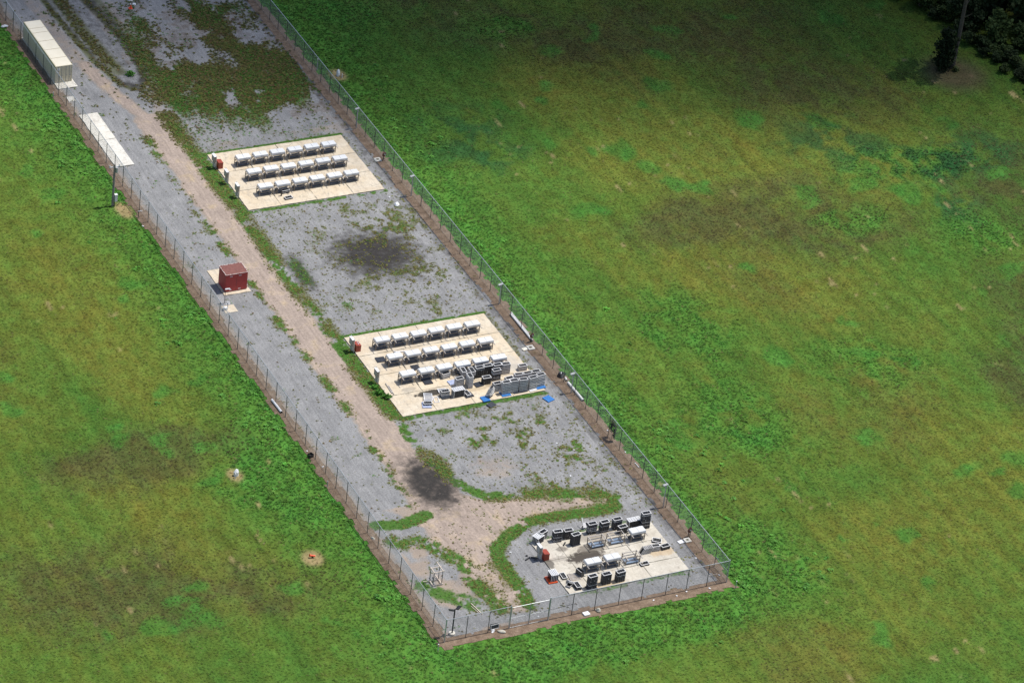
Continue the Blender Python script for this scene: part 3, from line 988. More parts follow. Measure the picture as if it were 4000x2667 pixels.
# weeds and grass in the gravel
NW = 300000
gx = RNG.uniform(0, 36.2, NW)
gy = RNG.uniform(0, 166, NW)
area = 36.2 * 166
g, o_ = weed_density(gx, gy)
dens = NW / area
u = RNG.random(NW)
isg = u < g / dens
iso = (~isg) & (u < (g + o_) / dens)
for nm, sel, base, me_, sz, lab in (
        ('yard_grass', isg, (0.090, 0.215, 0.034), clump_mesh('yard_grass_sprig', 12, 0.20, 0.06, 0.08, seed=8), (0.40, 0.55), 'green grass creeping along the track and concrete edges'),
        ('yard_weeds', iso, (0.165, 0.165, 0.045), clump_mesh('yard_weed_sprig', 11, 0.20, 0.10, 0.09, seed=9), (0.35, 0.65), 'olive weeds sprouting through the gravel')):
    px, py = gx[sel], gy[sel]
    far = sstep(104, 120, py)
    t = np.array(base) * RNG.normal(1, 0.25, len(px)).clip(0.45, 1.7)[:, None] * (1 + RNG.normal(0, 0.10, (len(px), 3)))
    t = t * (1 - 0.3 * far)[:, None]  # far plants toned darker, the cloud's shade put into their colour
    if nm == 'yard_weeds':
        br = RNG.random(len(px)) < 0.10 + 0.04 * far
        t[br] = np.array((0.14, 0.095, 0.045)) * RNG.normal(1, 0.2, br.sum()).clip(0.5, 1.5)[:, None]
    s = sz[0] + sz[1] * RNG.random(len(px)) + 0.5 * far
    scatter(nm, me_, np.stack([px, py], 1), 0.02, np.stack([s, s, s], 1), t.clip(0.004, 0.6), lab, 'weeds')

# ------------------------------------------------------------------ concrete
def pad(name, label, xs, ys, mat, z0=0.0, top=0.15, gap=0.02):
    root = MB().rng(xs[0] + 0.03, xs[-1] - 0.03, ys[0] + 0.03, ys[-1] - 0.03, -0.05, top - 0.03).obj(name, M_JOINT)
    tag(root, label, 'concrete pad', kind='structure')
    for i in range(len(xs) - 1):
        for j in range(len(ys) - 1):
            x0, x1 = xs[i] + (gap / 2 if i else 0), xs[i + 1] - gap / 2
            y0, y1 = ys[j] + (gap / 2 if j else 0), ys[j + 1] - gap / 2
            cx, cy = (x0 + x1) / 2, (y0 + y1) / 2
            # slightly chipped outline
            r = random.Random(int(cx * 31 + cy * 17))
            out = []
            for (ax, ay), (bx, by) in (((x0, y0), (x1, y0)), ((x1, y0), (x1, y1)), ((x1, y1), (x0, y1)), ((x0, y1), (x0, y0))):
                nseg = max(2, int(math.hypot(bx - ax, by - ay) / 0.5))
                for k in range(nseg):
                    t = k / nseg
                    jx, jy = (r.random() * 0.06, r.random() * 0.06) if k else (0.02, 0.02)
                    px, py = ax + (bx - ax) * t, ay + (by - ay) * t
                    px += -math.copysign(jx, px - cx) if abs(px - cx) > 0.45 * (x1 - x0) else 0
                    py += -math.copysign(jy, py - cy) if abs(py - cy) > 0.45 * (y1 - y0) else 0
                    out.append((px - cx, py - cy))
            dz = r.uniform(-0.006, 0.006)
            n = len(out)
            m = MB()
            m.add([(p[0], p[1], -0.13) for p in out] + [(p[0], p[1], dz) for p in out], [tuple(range(n, 2 * n))] + [(a, (a + 1) % n, n + (a + 1) % n, n + a) for a in range(n)])
            s = m.obj('slab', mat, root)
            s.location = (cx, cy, top)
    return root


pad('concrete_pad', 'far cream concrete pad carrying three full rows of hooded racks', [13.73, 18.4, 23.6, 28.87, 33.4], [91.14, 95.95, 100.9, 105.78], M_CONC)
pad('concrete_pad', 'middle cream concrete pad crowded with racks and grey crate stacks', [13.75, 18.4, 23.6, 28.87, 33.3], [41.8, 46.3, 50.85, 55.35, 59.85], M_CONC)
pad('concrete_pad', 'near concrete pad with dark stains beside the front fence', [17.55, 20.5, 28.3, 33.25], [3.35, 6.0, 9.9, 13.9], M_CONC3)
pad('concrete_pad', 'long empty pale concrete pad beside the left fence', [0.75, 3.45], [106.05, 113.1, 120.15], M_CONC2)
pad('concrete_pad', 'pale concrete pad under the tan container', [0.45, 3.35], [127.4, 142.3], M_CONC2)
pad('concrete_pad', 'small square concrete pad between container and long empty pad', [0.75, 1.85], [123.9, 125.3], M_CONC2, top=0.08)
pad('concrete_pad', 'cream concrete pad under the red shed', [2.95, 6.65], [73.05, 79.15], M_CONC, top=0.12)
pad('concrete_pad', 'small cream concrete pad holding valve pipes beside the left fence', [1.6, 3.35], [69.3, 71.0], M_CONC, top=0.06)
for (x, y, d, lab) in ((35.6, 98.45, 0.9, 'small concrete block beside the far hose reel, right fence'), (35.68, 51.05, 0.95, 'square concrete box lid by the right fence, beside the middle pad'),
                       (35.78, 8.62, 0.8, 'cream concrete box lid by the right fence, near the front corner')):
    b = MB().rng(-d / 2, d / 2, -d / 2, d / 2, 0, 0.14).obj('concrete_block', M_CONC2, loc=(x, y, 0.01), bevel=0.02)
    h = MB().rng(-d / 5, d / 5, -d / 5, d / 5, 0.14, 0.155).obj('lid', M_JOINT, b)
    tag(b, lab, 'concrete block')
for (x, y, lab, mt) in ((34.86, 51.0, 'broken pale slab fragment beside the concrete box lid', M_CONC2), (34.9, 8.6, 'pale blue-white panel lying on the gravel beside box lid', M_WHITEP)):
    tag(MB().box((0, 0, 0.04), (0.75, 0.55, 0.07), (0.03, 0.02, 0.2)).obj('concrete_fragment' if mt is M_CONC2 else 'white_sheet', mt, loc=(x, y, 0.02), bevel=0.01), lab, 'panel')

# ------------------------------------------------------------------ chain link fence
def wire_bay(w, h, pitch=0.12, r=0.0038):
    m = MB()
    n = int((w + h) / pitch) + 1
    for sgn in (1, -1):
        for i in range(n):
            c = -h + i * pitch if sgn > 0 else i * pitch
            x0, z0, x1, z1 = (c, 0.0, c + h, h) if sgn > 0 else (c, 0.0, c - h, h)
            pts = []
            # clip to 0..w
            t0, t1 = 0.0, 1.0
            dx = x1 - x0
            for (lim, sg) in ((0.0, 1), (w, -1)):
                t = (lim - x0) / dx
                if (dx > 0) == (sg > 0):
                    t0 = max(t0, t)
                else:
                    t1 = min(t1, t)
            if t1 - t0 < 0.005:
                continue
            p0 = (x0 + dx * t0, 0.004 * sgn, h * t0)
            p1 = (x0 + dx * t1, 0.004 * sgn, h * t1)
            m.tube(p0, p1, r, n=3, caps=False)
    return m


SP = 3.075
BAY = wire_bay(SP, FH - 0.08).data('wire_mesh', M_WIRE)
POST = MB().tube((0, 0, -0.1), (0, 0, FH), 0.042, n=8).data('post', M_POST)
NBAY = 56


def side_fence(x, label):
    root = empty('chain_link_fence', (x, 0, 0), 0, label, 'fence', 'yard fence runs')
    for k in range(1, NBAY + 1):
        inst('post', POST, root, (0, k * SP, 0))
    for k in range(NBAY):
        inst('wire_mesh', BAY, root, (0, k * SP, 0.04), (0, 0, R(90)))
    MB().tube((0, 0.05, FH), (0, NBAY * SP, FH), 0.038, n=8).obj('top_rail', M_GALV, root)
    MB().tube((0, 0.05, 0.06), (0, NBAY * SP, 0.06), 0.012, n=4).obj('bottom_wire', M_POST, root)
    MB().tube((0, 0.05, 1.5), (0, SP, 1.5), 0.03, n=6).obj('brace_rail', M_GALV, root)
    return root


side_fence(0.0, 'chain-link fence along the left side of the yard')
side_fence(FW, 'chain-link fence along the right side of the yard')
FX = [0.0, 2.66, 5.44, 8.1, 13.1, 16.1, 19.05, 22.14, 25.14, 28.3, 31.04, 33.73, FW]
root = empty('chain_link_fence', (0, 0, 0), 0, 'chain-link fence with a gate across the near end of the yard', 'fence', 'yard fence runs')
CORNER = MB().tube((0, 0, -0.1), (0, 0, FH + 0.12), 0.07, n=10).data('corner_post', M_GALV)
for i, x in enumerate(FX):
    if x in (0.0, FW, 8.1, 13.1):
        inst('corner_post', CORNER, root, (x, 0, 0))
    else:
        inst('post', POST, root, (x, 0, 0))
for a, b in zip(FX, FX[1:]):
    if a == 8.1:
        continue
    me = wire_bay(b - a, FH - 0.08).data('wire_mesh', M_WIRE)
    inst('wire_mesh', me, root, (a, 0, 0.04))
for a, b in ((0.0, 8.1), (13.1, FW)):
    MB().tube((a, 0, FH), (b, 0, FH), 0.038, n=8).obj('top_rail', M_GALV, root)
    MB().tube((a, 0, 0.06), (b, 0, 0.06), 0.014, n=4).obj('bottom_wire', M_POST, root)
MB().tube((13.1, 0, 1.45), (16.1, 0, 1.6), 0.02, n=6).obj('brace_rail', M_POST, root)
gate = empty('double_gate', (10.6, 0, 0), 0, 'double chain-link gate in the near fence', 'gate')
for s in (-1, 1):
    x0, x1 = (-2.4, -0.03) if s < 0 else (0.03, 2.4)
    f = MB()
    for p, q in (((x0, 0, 0.1), (x1, 0, 0.1)), ((x0, 0, 2.95), (x1, 0, 2.95)), ((x0, 0, 0.1), (x0, 0, 2.95)), ((x1, 0, 0.1), (x1, 0, 2.95)), ((x0, 0, 1.45), (x1, 0, 1.45))):
        f.tube(p, q, 0.03, n=6)
    lf = f.obj('leaf_frame', M_GALV, gate)
    inst('wire_mesh', wire_bay(x1 - x0, 2.8).data('wire_mesh', M_WIRE), lf, (x0, 0.0, 0.12))
# short marker posts outside the corners and along the verge
for (x, y, h, lab) in ((-1.37, -1.24, 0.95, 'short grey marker post outside the near left fence corner'), (36.95, -1.3, 0.95, 'short grey marker post outside the near right fence corner'),
                       (-0.87, 31.27, 0.85, 'white-capped short post on the left verge, beside the lush weeds'), (-0.89, 125.7, 0.8, 'short post on the left verge near the tan container')):
    b = MB().tube((0, 0, -0.05), (0, 0, h), 0.055, n=10).obj('marker_post', M_GALV, loc=(x, y, 0))
    MB().tube((0, 0, h), (0, 0, h + 0.05), 0.065, n=10).obj('cap', M_WHITEP, b)
    tag(b, lab, 'post', 'short posts on the verge')
hb = MB().tube((0, 0, -0.05), (0, 0, 0.95), 0.05, n=8).obj('barrier_post', M_POST, loc=(-0.81, 93.64, 0))
MB().bar((-0.1, 0, 0.98), (0.55, 0, 0.98), 0.06).obj('cross_bar', M_WHITEP, hb)
tag(hb, 'low T-shaped barrier post on the verge near the utility pole', 'post')

# ------------------------------------------------------------------ containers
def corrugated(m, p0, p1, z0, z1, out, pitch=0.28, depth=0.036):
    """vertical trapezoid ribs from p0 to p1 (xy)"""
    p0, p1 = Vector((p0[0], p0[1])), Vector((p1[0], p1[1]))
    L = (p1 - p0).length
    d = (p1 - p0) / L
    n = int(L / pitch)
    pts = []
    for i in range(n):
        s = L * i / n
        w = L / n
        pts += [(s, 0), (s + w * 0.25, 0), (s + w * 0.5, depth), (s + w * 0.75, depth)]
    pts.append((L, 0))
    o = Vector(out)
    vs = []
    for s, dd in pts:
        q = p0 + d * s - o * dd
        vs += [(q.x, q.y, z0), (q.x, q.y, z1)]
    m.add(vs, [(2 * i, 2 * i + 2, 2 * i + 3, 2 * i + 1) for i in range(len(pts) - 1)])


KX, KY, KL, KW, KH, KZ = 0.57, 129.0, 13.0, 2.44, 2.59, 0.15
cont = empty('shipping_container', (KX, KY, KZ), 0, 'long tan shipping container beside the left fence', 'container')
fr = MB()
for x in (0.06, KW - 0.06):
    for y in (0.06, KL - 0.06):
        fr.rng(x - 0.06, x + 0.06, y - 0.06, y + 0.06, 0, KH)
for x in (0.05, KW - 0.05):
    fr.rng(x - 0.045, x + 0.045, 0.12, KL - 0.12, 0.0, 0.16)
    fr.rng(x - 0.045, x + 0.045, 0.12, KL - 0.12, KH - 0.08, KH)
for y in (0.06, KL - 0.06):
    fr.rng(0.12, KW - 0.12, y - 0.045, y + 0.045, 0.0, 0.14)
    fr.rng(0.12, KW - 0.12, y - 0.045, y + 0.045, KH - 0.1, KH)
fr.obj('frame', M_TAN, cont)
for nm, a, b, o in (('side_wall', (0.04, KL - 0.12), (0.04, 0.12), (-1, 0)), ('side_wall', (KW - 0.04, 0.12), (KW - 0.04, KL - 0.12), (1, 0)), ('end_wall', (0.12, KL - 0.04), (KW - 0.12, KL - 0.04), (0, 1))):
    m = MB()
    corrugated(m, a, b, 0.16, KH - 0.08, o)
    m.obj(nm, M_TAN, cont)
ys = [0.08, 2.3, 4.75, 7.2, 9.6, 10.9, KL - 0.08]
for i, (a, b) in enumerate(zip(ys, ys[1:])):
    m = MB()
    m.rng(0.09, KW - 0.09, a + 0.012, b - 0.012, KH - 0.06, KH + 0.02)
    m.obj('roof_panel', M_TANR, cont, bevel=0.01)
for a in ys[1:-1]:
    MB().rng(0.1, KW - 0.1, a - 0.02, a + 0.02, KH + 0.022, KH + 0.045).obj('roof_seam', M_SEAM, cont)
for s, x0 in ((0, 0.13), (1, KW / 2 + 0.01)):
    x1 = x0 + KW / 2 - 0.14
    d = MB().rng(x0, x1, 0.03, 0.08, 0.15, KH - 0.11).obj('door', M_TAN, cont)
    p = MB()
    for i in range(4):
        za = 0.22 + i * 0.57
        p.rng(x0 + 0.06, x1 - 0.06, 0.015, 0.03, za, za + 0.47)
    p.obj('door_panel', M_TAN, d)
    for fx in (0.28, 0.72):
        x = x0 + (x1 - x0) * fx
        MB().tube((x, -0.01, 0.08), (x, -0.01, KH - 0.06), 0.025, n=6).obj('locking_bar', M_DARK, d)
        MB().rng(x - 0.02, x + 0.22, -0.035, -0.012, 1.05, 1.11).obj('handle', M_DARK, d)
    for i in range(4):
        x = x0 if s == 0 else x1
        MB().rng(x - 0.05, x + 0.05, 0.0, 0.05, 0.3 + i * 0.6, 0.38 + i * 0.6).obj('hinge', M_DARK, d)
MB().rng(0.26, 0.62, -0.02, 0.012, 1.95, 2.28).obj('placard', M_WHITEP, cont)
MB().rng(0.30, 0.50, -0.02, 0.012, 1.55, 1.70).obj('placard', M_WHITEP, cont)
MB().rng(-0.02, 0.035, 0.5, 1.0, 0.02, 0.1).obj('fork_pocket', M_DARK, cont)

RX, RY, RW, RL, RH, RZ = 3.26, 73.68, 3.0, 2.3, 2.58, 0.12
shed = empty('metal_shed', (RX, RY, RZ), 0, 'dark red steel shed with a rusty flat roof by the track', 'shed')
MB().rng(0, RW, 0, RL, 0.08, RH - 0.04).obj('walls', M_RED, shed, bevel=0.02)
rf = MB().rng(-0.03, RW + 0.03, -0.03, RL + 0.03, RH - 0.04, RH).obj('roof', M_RUST, shed, bevel=0.008)
for a in ((0, 0, RW, 0), (0, RL, RW, RL), (0, 0, 0, RL), (RW, 0, RW, RL)):
    if a[1] == a[3]:
        MB().rng(-0.05, RW + 0.05, a[1] - 0.045, a[1] + 0.045, RH + 0.002, RH + 0.04).obj('roof_edge', M_CHIP, rf)
    else:
        MB().rng(a[0] - 0.045, a[0] + 0.045, 0.05, RL - 0.05, RH + 0.002, RH + 0.04).obj('roof_edge', M_CHIP, rf)
for x in (0.72, 1.95):
    for z in (0.28, RH - 0.32):
        MB().rng(x - 0.19, x + 0.19, -0.04, -0.005, z, z + 0.06).obj('bracket', M_WHITEP, shed)
for x in (0.15, RW - 0.15):
    MB().rng(x - 0.1, x + 0.1, 0.05, RL - 0.05, -0.005, 0.078).obj('skid', M_POST, shed)
MB().rng(RW / 2 - 0.012, RW / 2 + 0.012, -0.008, 0.02, 0.1, RH - 0.1).obj('door_gap', M_LAMP, shed)
MB().rng(RW + 0.002, RW + 0.12, 0.1, 0.3, 0.15, 0.45).obj('outlet_box', M_CHIP, shed)
MB().rng(-0.012, 0.002, 0.3, RL - 0.3, 0.3, RH - 0.3).obj('side_panel', M_RED, shed)

# ------------------------------------------------------------------ hooded racks
def hood_mesh():
    w, d, h, c = 0.96, 0.50, 0.34, 0.045
    m = MB()
    lo = [(-w, -d, 0), (w, -d, 0), (w, d, 0), (-w, d, 0)]
    mid = [(-w, -d, h - c), (w, -d, h - c), (w, d, h - c), (-w, d, h - c)]
    top = [(-w + c, -d + c, h), (w - c, -d + c, h), (w - c, d - c, h), (-w + c, d - c, h)]
    m.add(lo + mid + top, [(0, 1, 5, 4), (1, 2, 6, 5), (2, 3, 7, 6), (3, 0, 4, 7), (4, 5, 9, 8), (5, 6, 10, 9), (6, 7, 11, 10), (7, 4, 8, 11), (8, 9, 10, 11), (3, 2, 1, 0)])
    return m


HB = 1.09
def make_rack(covered=True, tray=M_TRAY):
    """origin at floor, x centred, y=0 at the front edge of the hood"""
    root = empty('equipment_rack')
    if covered:
        h = hood_mesh().obj('hood', M_HOOD, root, loc=(0, 0.47, HB))
        MB().rng(-0.02, 0.02, -0.44, 0.44, 0.341, 0.350).obj('seam', M_DARK, h)
        hp = MB()
        hp.rng(-0.10, 0.36, -0.522, -0.502, 0.185, 0.20).rng(-0.10, 0.36, -0.522, -0.502, 0.10, 0.115).rng(-0.10, -0.085, -0.522, -0.502, 0.116, 0.184).rng(0.345, 0.36, -0.522, -0.502, 0.116, 0.184)
        hp.obj('handle_frame', M_DARK, h)
        for x in (-0.55, 0.5):
            MB().rng(x - 0.03, x + 0.03, 0.40, 0.50, 0.30, 0.37).obj('hinge', M_WHITEP, h)
    for x in (-0.93, 0.93):
        MB().bar((x, -0.52, HB - 0.02), (x, 1.15, HB - 0.02), 0.075).obj('beam', M_BEAM, root)
        for y in (0.06, 1.10):
            MB().bar((x * 0.97, y, 0.0), (x * 0.97, y, HB - 0.04), 0.085).obj('leg', M_STEEL, root)
        MB().bar((x * 0.97, 0.06, 0.22), (x * 0.97, 1.10, 0.22), 0.045).obj('side_rail', M_STEEL, root)
        MB().bar((x * 0.97, 0.06, 0.30), (x * 0.97, 1.10, 0.82), 0.035).obj('brace', M_STEEL, root)
    for y, z in ((0.06, 0.56), (0.06, 1.0), (1.10, 0.56), (1.10, 1.0), (0.55, 0.66)):
        MB().bar((-0.90, y, z), (0.90, y, z), 0.07).obj('cross_rail', M_BEAM if y > 1 else M_STEEL, root)
    t = MB().rng(-0.84, 0.84, 0.10, 1.06, 0.13, 0.17)
    t.rng(-0.84, 0.84, 0.10, 0.14, 0.171, 0.22).rng(-0.84, 0.84, 1.02, 1.06, 0.171, 0.22).rng(-0.84, -0.80, 0.141, 1.019, 0.171, 0.22).rng(0.80, 0.84, 0.141, 1.019, 0.171, 0.22)
    t.obj('tray', tray, root)
    v = MB().tube((0.62, 0.3, 0.2), (0.62, 0.3, 0.75), 0.035, n=6).tube((0.62, 0.3, 0.5), (0.62, 0.8, 0.5), 0.03, n=6).box((0.66, 0.45, 0.62), (0.16, 0.12, 0.12)).tube((0.5, 0.7, 0.2), (0.5, 0.7, 0.66), 0.03, n=6)
    v.obj('valve_pipes', M_BEAM, root)
    return root


RACK_C = make_rack(True)
RACK_O = make_rack(False, M_TRAYB)
used = set()
ORD = ['first', 'second', 'third', 'fourth', 'fifth', 'sixth', 'seventh', 'eighth', 'ninth']


def put_rack(proto, x, y, label, group):
    o = proto if id(proto) not in used else copy_tree(proto)
    used.add(id(proto))
    o.location = (x + random.uniform(-0.03, 0.03), y + random.uniform(-0.04, 0.04), 0.151)
    o.rotation_euler[2] = R(random.uniform(-0.8, 0.8))
    tag(o, label, 'rack', group)
    return o


for padname, ysr in (('far pad', (101.98, 98.2, 94.3)), ('middle pad', (56.3, 52.4, 48.45))):
    for r_, (y, rn) in enumerate(zip(ysr, ('back', 'middle', 'front'))):
        for k in range(6):
            x = 16.28 + 2.5 * k + 0.9
            put_rack(RACK_C, x + 0.14, y - 0.4, f'white-hooded steel rack, {ORD[k]} from left in the {rn} row, {padname}', 'white-hooded racks on the concrete pads')
put_rack(RACK_C, 29.9, 10.15, 'white-hooded rack beside two bare frames, near pad back row', 'white-hooded racks on the concrete pads')
put_rack(RACK_C, 22.1, 6.35, 'white-hooded rack left of the other, near pad front row', 'white-hooded racks on the concrete pads')
put_rack(RACK_C, 24.65, 6.4, 'white-hooded rack beside the bare frame, near pad front row', 'white-hooded racks on the concrete pads')
put_rack(RACK_O, 24.75, 10.35, 'bare steel rack frame without hood, left in near pad back row', 'bare rack frames on the near pad')
put_rack(RACK_O, 27.3, 10.35, 'bare steel rack frame next to the hooded rack, near pad back row', 'bare rack frames on the near pad')
put_rack(RACK_O, 27.25, 6.35, 'bare steel rack frame at the right of near pad front row', 'bare rack frames on the near pad')

# ------------------------------------------------------------------ crates
CW, CD, CH = 1.08, 0.60, 0.24


def crate_frame(mat, rim, lattice):
    """one open crate: slotted sides, four bays; returns shared meshes (body, rim)"""
    m = MB()
    t = 0.04
    for s in (-1, 1):
        y = s * (CD / 2 - t / 2)
        m.rng(-CW / 2, CW / 2, y - t / 2, y + t / 2, 0.0, 0.045)
        if lattice:
            for i in range(6):
                x = -CW / 2 + 0.03 + i * (CW - 0.06) / 5
                m.rng(x - 0.026, x + 0.026, y - t / 2, y + t / 2, 0.046, CH - 0.046)
            for i in range(5):
                x = -CW / 2 + 0.03 + (i + 0.5) * (CW - 0.06) / 5
                m.rng(x - 0.055, x + 0.055, y - t / 2, y + t / 2, 0.046, 0.066)
                m.rng(x - 0.055, x + 0.055, y - t / 2, y + t / 2, CH - 0.066, CH - 0.046)
        else:
            for x in (-CW / 2 + 0.03, CW / 2 - 0.03):
                m.rng(x - 0.03, x + 0.03, y - t / 2, y + t / 2, 0.046, CH - 0.046)
        x = s * (CW / 2 - t / 2)
        m.rng(x - t / 2, x + t / 2, -CD / 2 + t, CD / 2 - t, 0.0, 0.06)
        m.rng(x - t / 2, x + t / 2, -CD / 2 + t, CD / 2 - t, 0.10, 0.15)
    for i in range(1, 4):
        x = -CW / 2 + i * CW / 4
        m.rng(x - 0.015, x + 0.015, -CD / 2 + t, CD / 2 - t, 0.01, CH - 0.09 if not lattice else 0.12)
    body = m.data('crate', mat)
    body.materials.append(M_LAMP)
    if lattice:
        k = MB().rng(-CW / 2 + 0.05, CW / 2 - 0.05, -CD / 2 + 0.06, CD / 2 - 0.06, 0.005, 0.15)  # black core stands in for the deep shade behind the lattice holes
        n0 = len(m.v)
        m.add(k.v, k.f)
        body = m.data('crate', mat)
        body.materials.append(M_LAMP)
        nf = len(body.polygons)
        for i in range(nf - 6, nf):
            body.polygons[i].material_index = 1
    q = MB()
    for s in (-1, 1):
        y = s * (CD / 2 - t / 2)
        q.rng(-CW / 2 - 0.01, CW / 2 + 0.01, y - t / 2 - 0.010, y + t / 2 + 0.010, CH - 0.055, CH - 0.002)
        x = s * (CW / 2 - t / 2)
        q.rng(x - t / 2 - 0.010, x + t / 2 + 0.010, -CD / 2 + t + 0.02, CD / 2 - t - 0.02, CH - 0.055, CH - 0.002)
    return body, q.data('rim', rim)


BODY_B, RIM_B = crate_frame(M_BCRATE, M_RIM, False)
BODY_G, RIM_G = crate_frame(M_CRATE, M_RIM, True)
_, RIM_GD = crate_frame(M_CRATE, M_CRATE, True)
_, RIM_BD = crate_frame(M_BCRATE, M_BCRATE, False)
TUBE = MB().tube((0, -0.33, 0), (0, 0.33, 0), 0.098, n=10).data('tube', M_BLACK, True)
CAP = MB().tube((0, -0.345, 0), (0, -0.331, 0), 0.045, n=8).data('end_cap', M_CAPW)


def place_crate(x, y, z, yaw, style, label, group='crates stacked on the pads', top=True, tilt=(0, 0), tubes=None):
    body = BODY_B if style == 'black' else BODY_G
    c = inst('crate', body, None, (x, y, z), (tilt[0], tilt[1], yaw))
    tag(c, label, 'crate', group)
    rim = (RIM_B if top else RIM_BD) if style == 'black' else (RIM_G if top else RIM_GD)
    inst('rim', rim, c)
    full = [True] * 4 if style == 'black' else [False] * 4
    for i in range(4):
        on = tubes[i] if tubes is not None else full[i]
        if on:
            tb = inst('tube', TUBE, c, (-CW / 2 + (i + 0.5) * CW / 4, random.uniform(-0.015, 0.015), 0.105))
            if random.random() < 0.18:
                inst('end_cap', CAP, tb)
    return c


def stack(x, y, yaw, n, style, desc, z=0.151, group='crates stacked on the pads', lean=0.012, styles=None):
    dx = dy = 0.0
    ya = R(yaw)
    for i in range(n):
        t = n - 1 - i
        st = styles[i] if styles else style
        colr = 'black' if st == 'black' else 'grey'
        if n == 1:
            lab = f'{colr} crate, single, {desc}'
        elif t == 0:
            lab = f'topmost {colr} crate of {desc}'
        elif t == 1:
            lab = f'second {colr} crate down in {desc}'
        elif i == 0:
            lab = f'lowest {colr} crate of {desc}'
        else:
            lab = f'{ORD[t]} {colr} crate down in {desc}'
        place_crate(x + dx, y + dy, z + i * CH, ya + R(random.uniform(-1.6, 1.6)), st, lab, group, top=(t < 1 or random.random() < 0.25))
        dx += random.uniform(-lean, lean)
        dy += random.uniform(-lean, lean)


# --- near pad
stack(20.66, 13.20, -6, 6, 'black', 'the leftmost upright stack, near pad back row')
stack(22.14, 13.32, -3, 5, 'black', 'the second upright stack, near pad back row')
stack(22.45, 11.94, 8, 6, 'black', 'the stack forward of the back row, near pad', z=0.24)
stack(25.33, 13.34, -1, 6, 'black', 'the stack beside white scrap, near pad back row')
stack(26.91, 13.23, 2, 6, 'black', 'the upright stack centred behind the bare frames')
stack(28.62, 13.25, 0, 6, 'black', 'the stack behind the low stack, near pad')
stack(28.89, 12.30, 5, 4, 'black', 'the low stack behind the hooded rack, near pad')
stack(31.98, 12.42, -3, 9, 'black', 'the tallest stack, near pad right end')
stack(20.55, 3.80, 3, 7, 'black', 'the left of three front stacks, near pad', z=0.24)
stack(22.53, 4.05, 3, 6, 'black', 'the middle of three front stacks, near pad')
stack(24.33, 3.98, 4, 6, 'black', 'the right of three front stacks, near pad')
place_crate(25.25, 14.75, 0.03, R(20), 'black', 'black crate tilted against the stack beside white scrap', tilt=(0.0, -0.5))
place_crate(32.07, 9.44, 0.20, R(-28), 'black', 'black crate tipped over near the right edge of near pad', tilt=(0.25, 0.1))
place_crate(28.56, 5.85, 0.151, R(2), 'black', 'single open crate with two tubes beside bare frame', tubes=[True, False, True, True])
stack(31.05, 8.0, -6, 3, 'grey', 'the pile beside fallen crates, near pad right')
stack(32.38, 7.95, 4, 2, 'black', 'the low pair at the right edge, near pad')
for i in range(6):
    place_crate(29.35 + i * 0.21, 7.86, 0.40, R(-4), 'grey', f'grey crate fallen on edge, {ORD[i]} from left beside the pile', tilt=(0, R(-62)), top=False)
place_crate(18.31, 6.63, 0.151, R(87), 'black', 'single black crate turned sideways beside the orange pallet')
place_crate(18.95, 4.30, 0.39, R(88), 'black', 'upper black crate turned sideways at the near pad corner')
place_crate(18.95, 4.30, 0.151, R(86), 'black', 'lower black crate turned sideways at the near pad corner', top=False)
place_crate(18.40, 5.15, 0.35, R(80), 'grey', 'grey crate collapsed at a slant near the pad corner', tilt=(0.35, 0.5))
place_crate(18.30, 4.95, 0.151, R(40), 'grey', 'grey crate lying flat under the collapsed one', top=False)
# --- middle pad, right cluster
for nm, x, y, yaw in (('first', 28.06, 42.65, -1), ('second', 29.17, 42.72, -4), ('third', 30.42, 42.63, -4), ('fourth', 31.74, 42.66, 7), ('fifth', 32.95, 42.92, 6)):
    stack(x, y, yaw, 7, 'grey', f'the {nm} front-edge stack from left, middle pad', z=0.25)
for nm, x, y, yaw, st in (('first', 29.06, 43.82, 5, 'black'), ('second', 30.50, 44.24, -1, 'grey'), ('third', 31.75, 44.17, 1, 'grey'), ('fourth', 32.95, 44.20, -1, 'black')):
    stack(x, y, yaw, 6, st, f'the {nm} stack, second line of front cluster', styles=['grey'] * 5 + [st])
stack(27.30, 43.52, 3, 5, 'grey', 'the stack tucked behind the collapsed crates', styles=['grey'] * 4 + ['black'])
stack(32.43, 46.80, -3, 3, 'grey', 'the short lone stack at the pad right edge')
# --- middle pad, stacks before the racks
stack(23.21, 45.84, 3, 5, 'grey', 'the leftmost stack before the rack row, middle pad')
stack(24.37, 45.43, 88, 7, 'grey', 'the narrow sideways stack, middle pad')
stack(24.42, 47.40, 88, 5, 'grey', 'the sideways stack against the hooded rack', styles=['black'] * 2 + ['grey'] * 3)
stack(25.47, 47.10, 90, 5, 'grey', 'the second sideways stack against the racks', styles=['black'] * 3 + ['grey'] * 2)
stack(26.48, 47.02, -2, 6, 'black', 'the black stack left of its twin, middle pad')
stack(27.66, 47.12, -2, 6, 'black', 'the black stack right of its twin, middle pad')
stack(28.90, 46.95, 2, 6, 'grey', 'the stack before the last rack, middle pad', styles=['grey'] * 5 + ['black'])
stack(30.02, 46.78, -3, 6, 'grey', 'the rightmost stack before the rack row')
stack(28.27, 45.86, 0, 6, 'black', 'the dark stack standing forward, middle pad', styles=['black'] * 4 + ['grey', 'black'])
stack(26.73, 45.40, -1, 4, 'black', 'the black stack beside the dark pallet, middle pad')
stack(22.35, 48.06, 9, 3, 'grey', 'the small stack under the third rack, middle pad')
stack(20.54, 44.28, -3, 3, 'grey', 'the low stack on a black pallet, middle pad', z=0.29, styles=['grey', 'grey', 'black'])
place_crate(23.33, 43.75, 0.29, R(95), 'grey', 'grey crate turned sideways on a low black pallet', tubes=[True, True, False, True])
place_crate(17.72, 43.22, 0.27, R(-14), 'black', 'crate of black tubes on a pale pallet, middle pad corner')
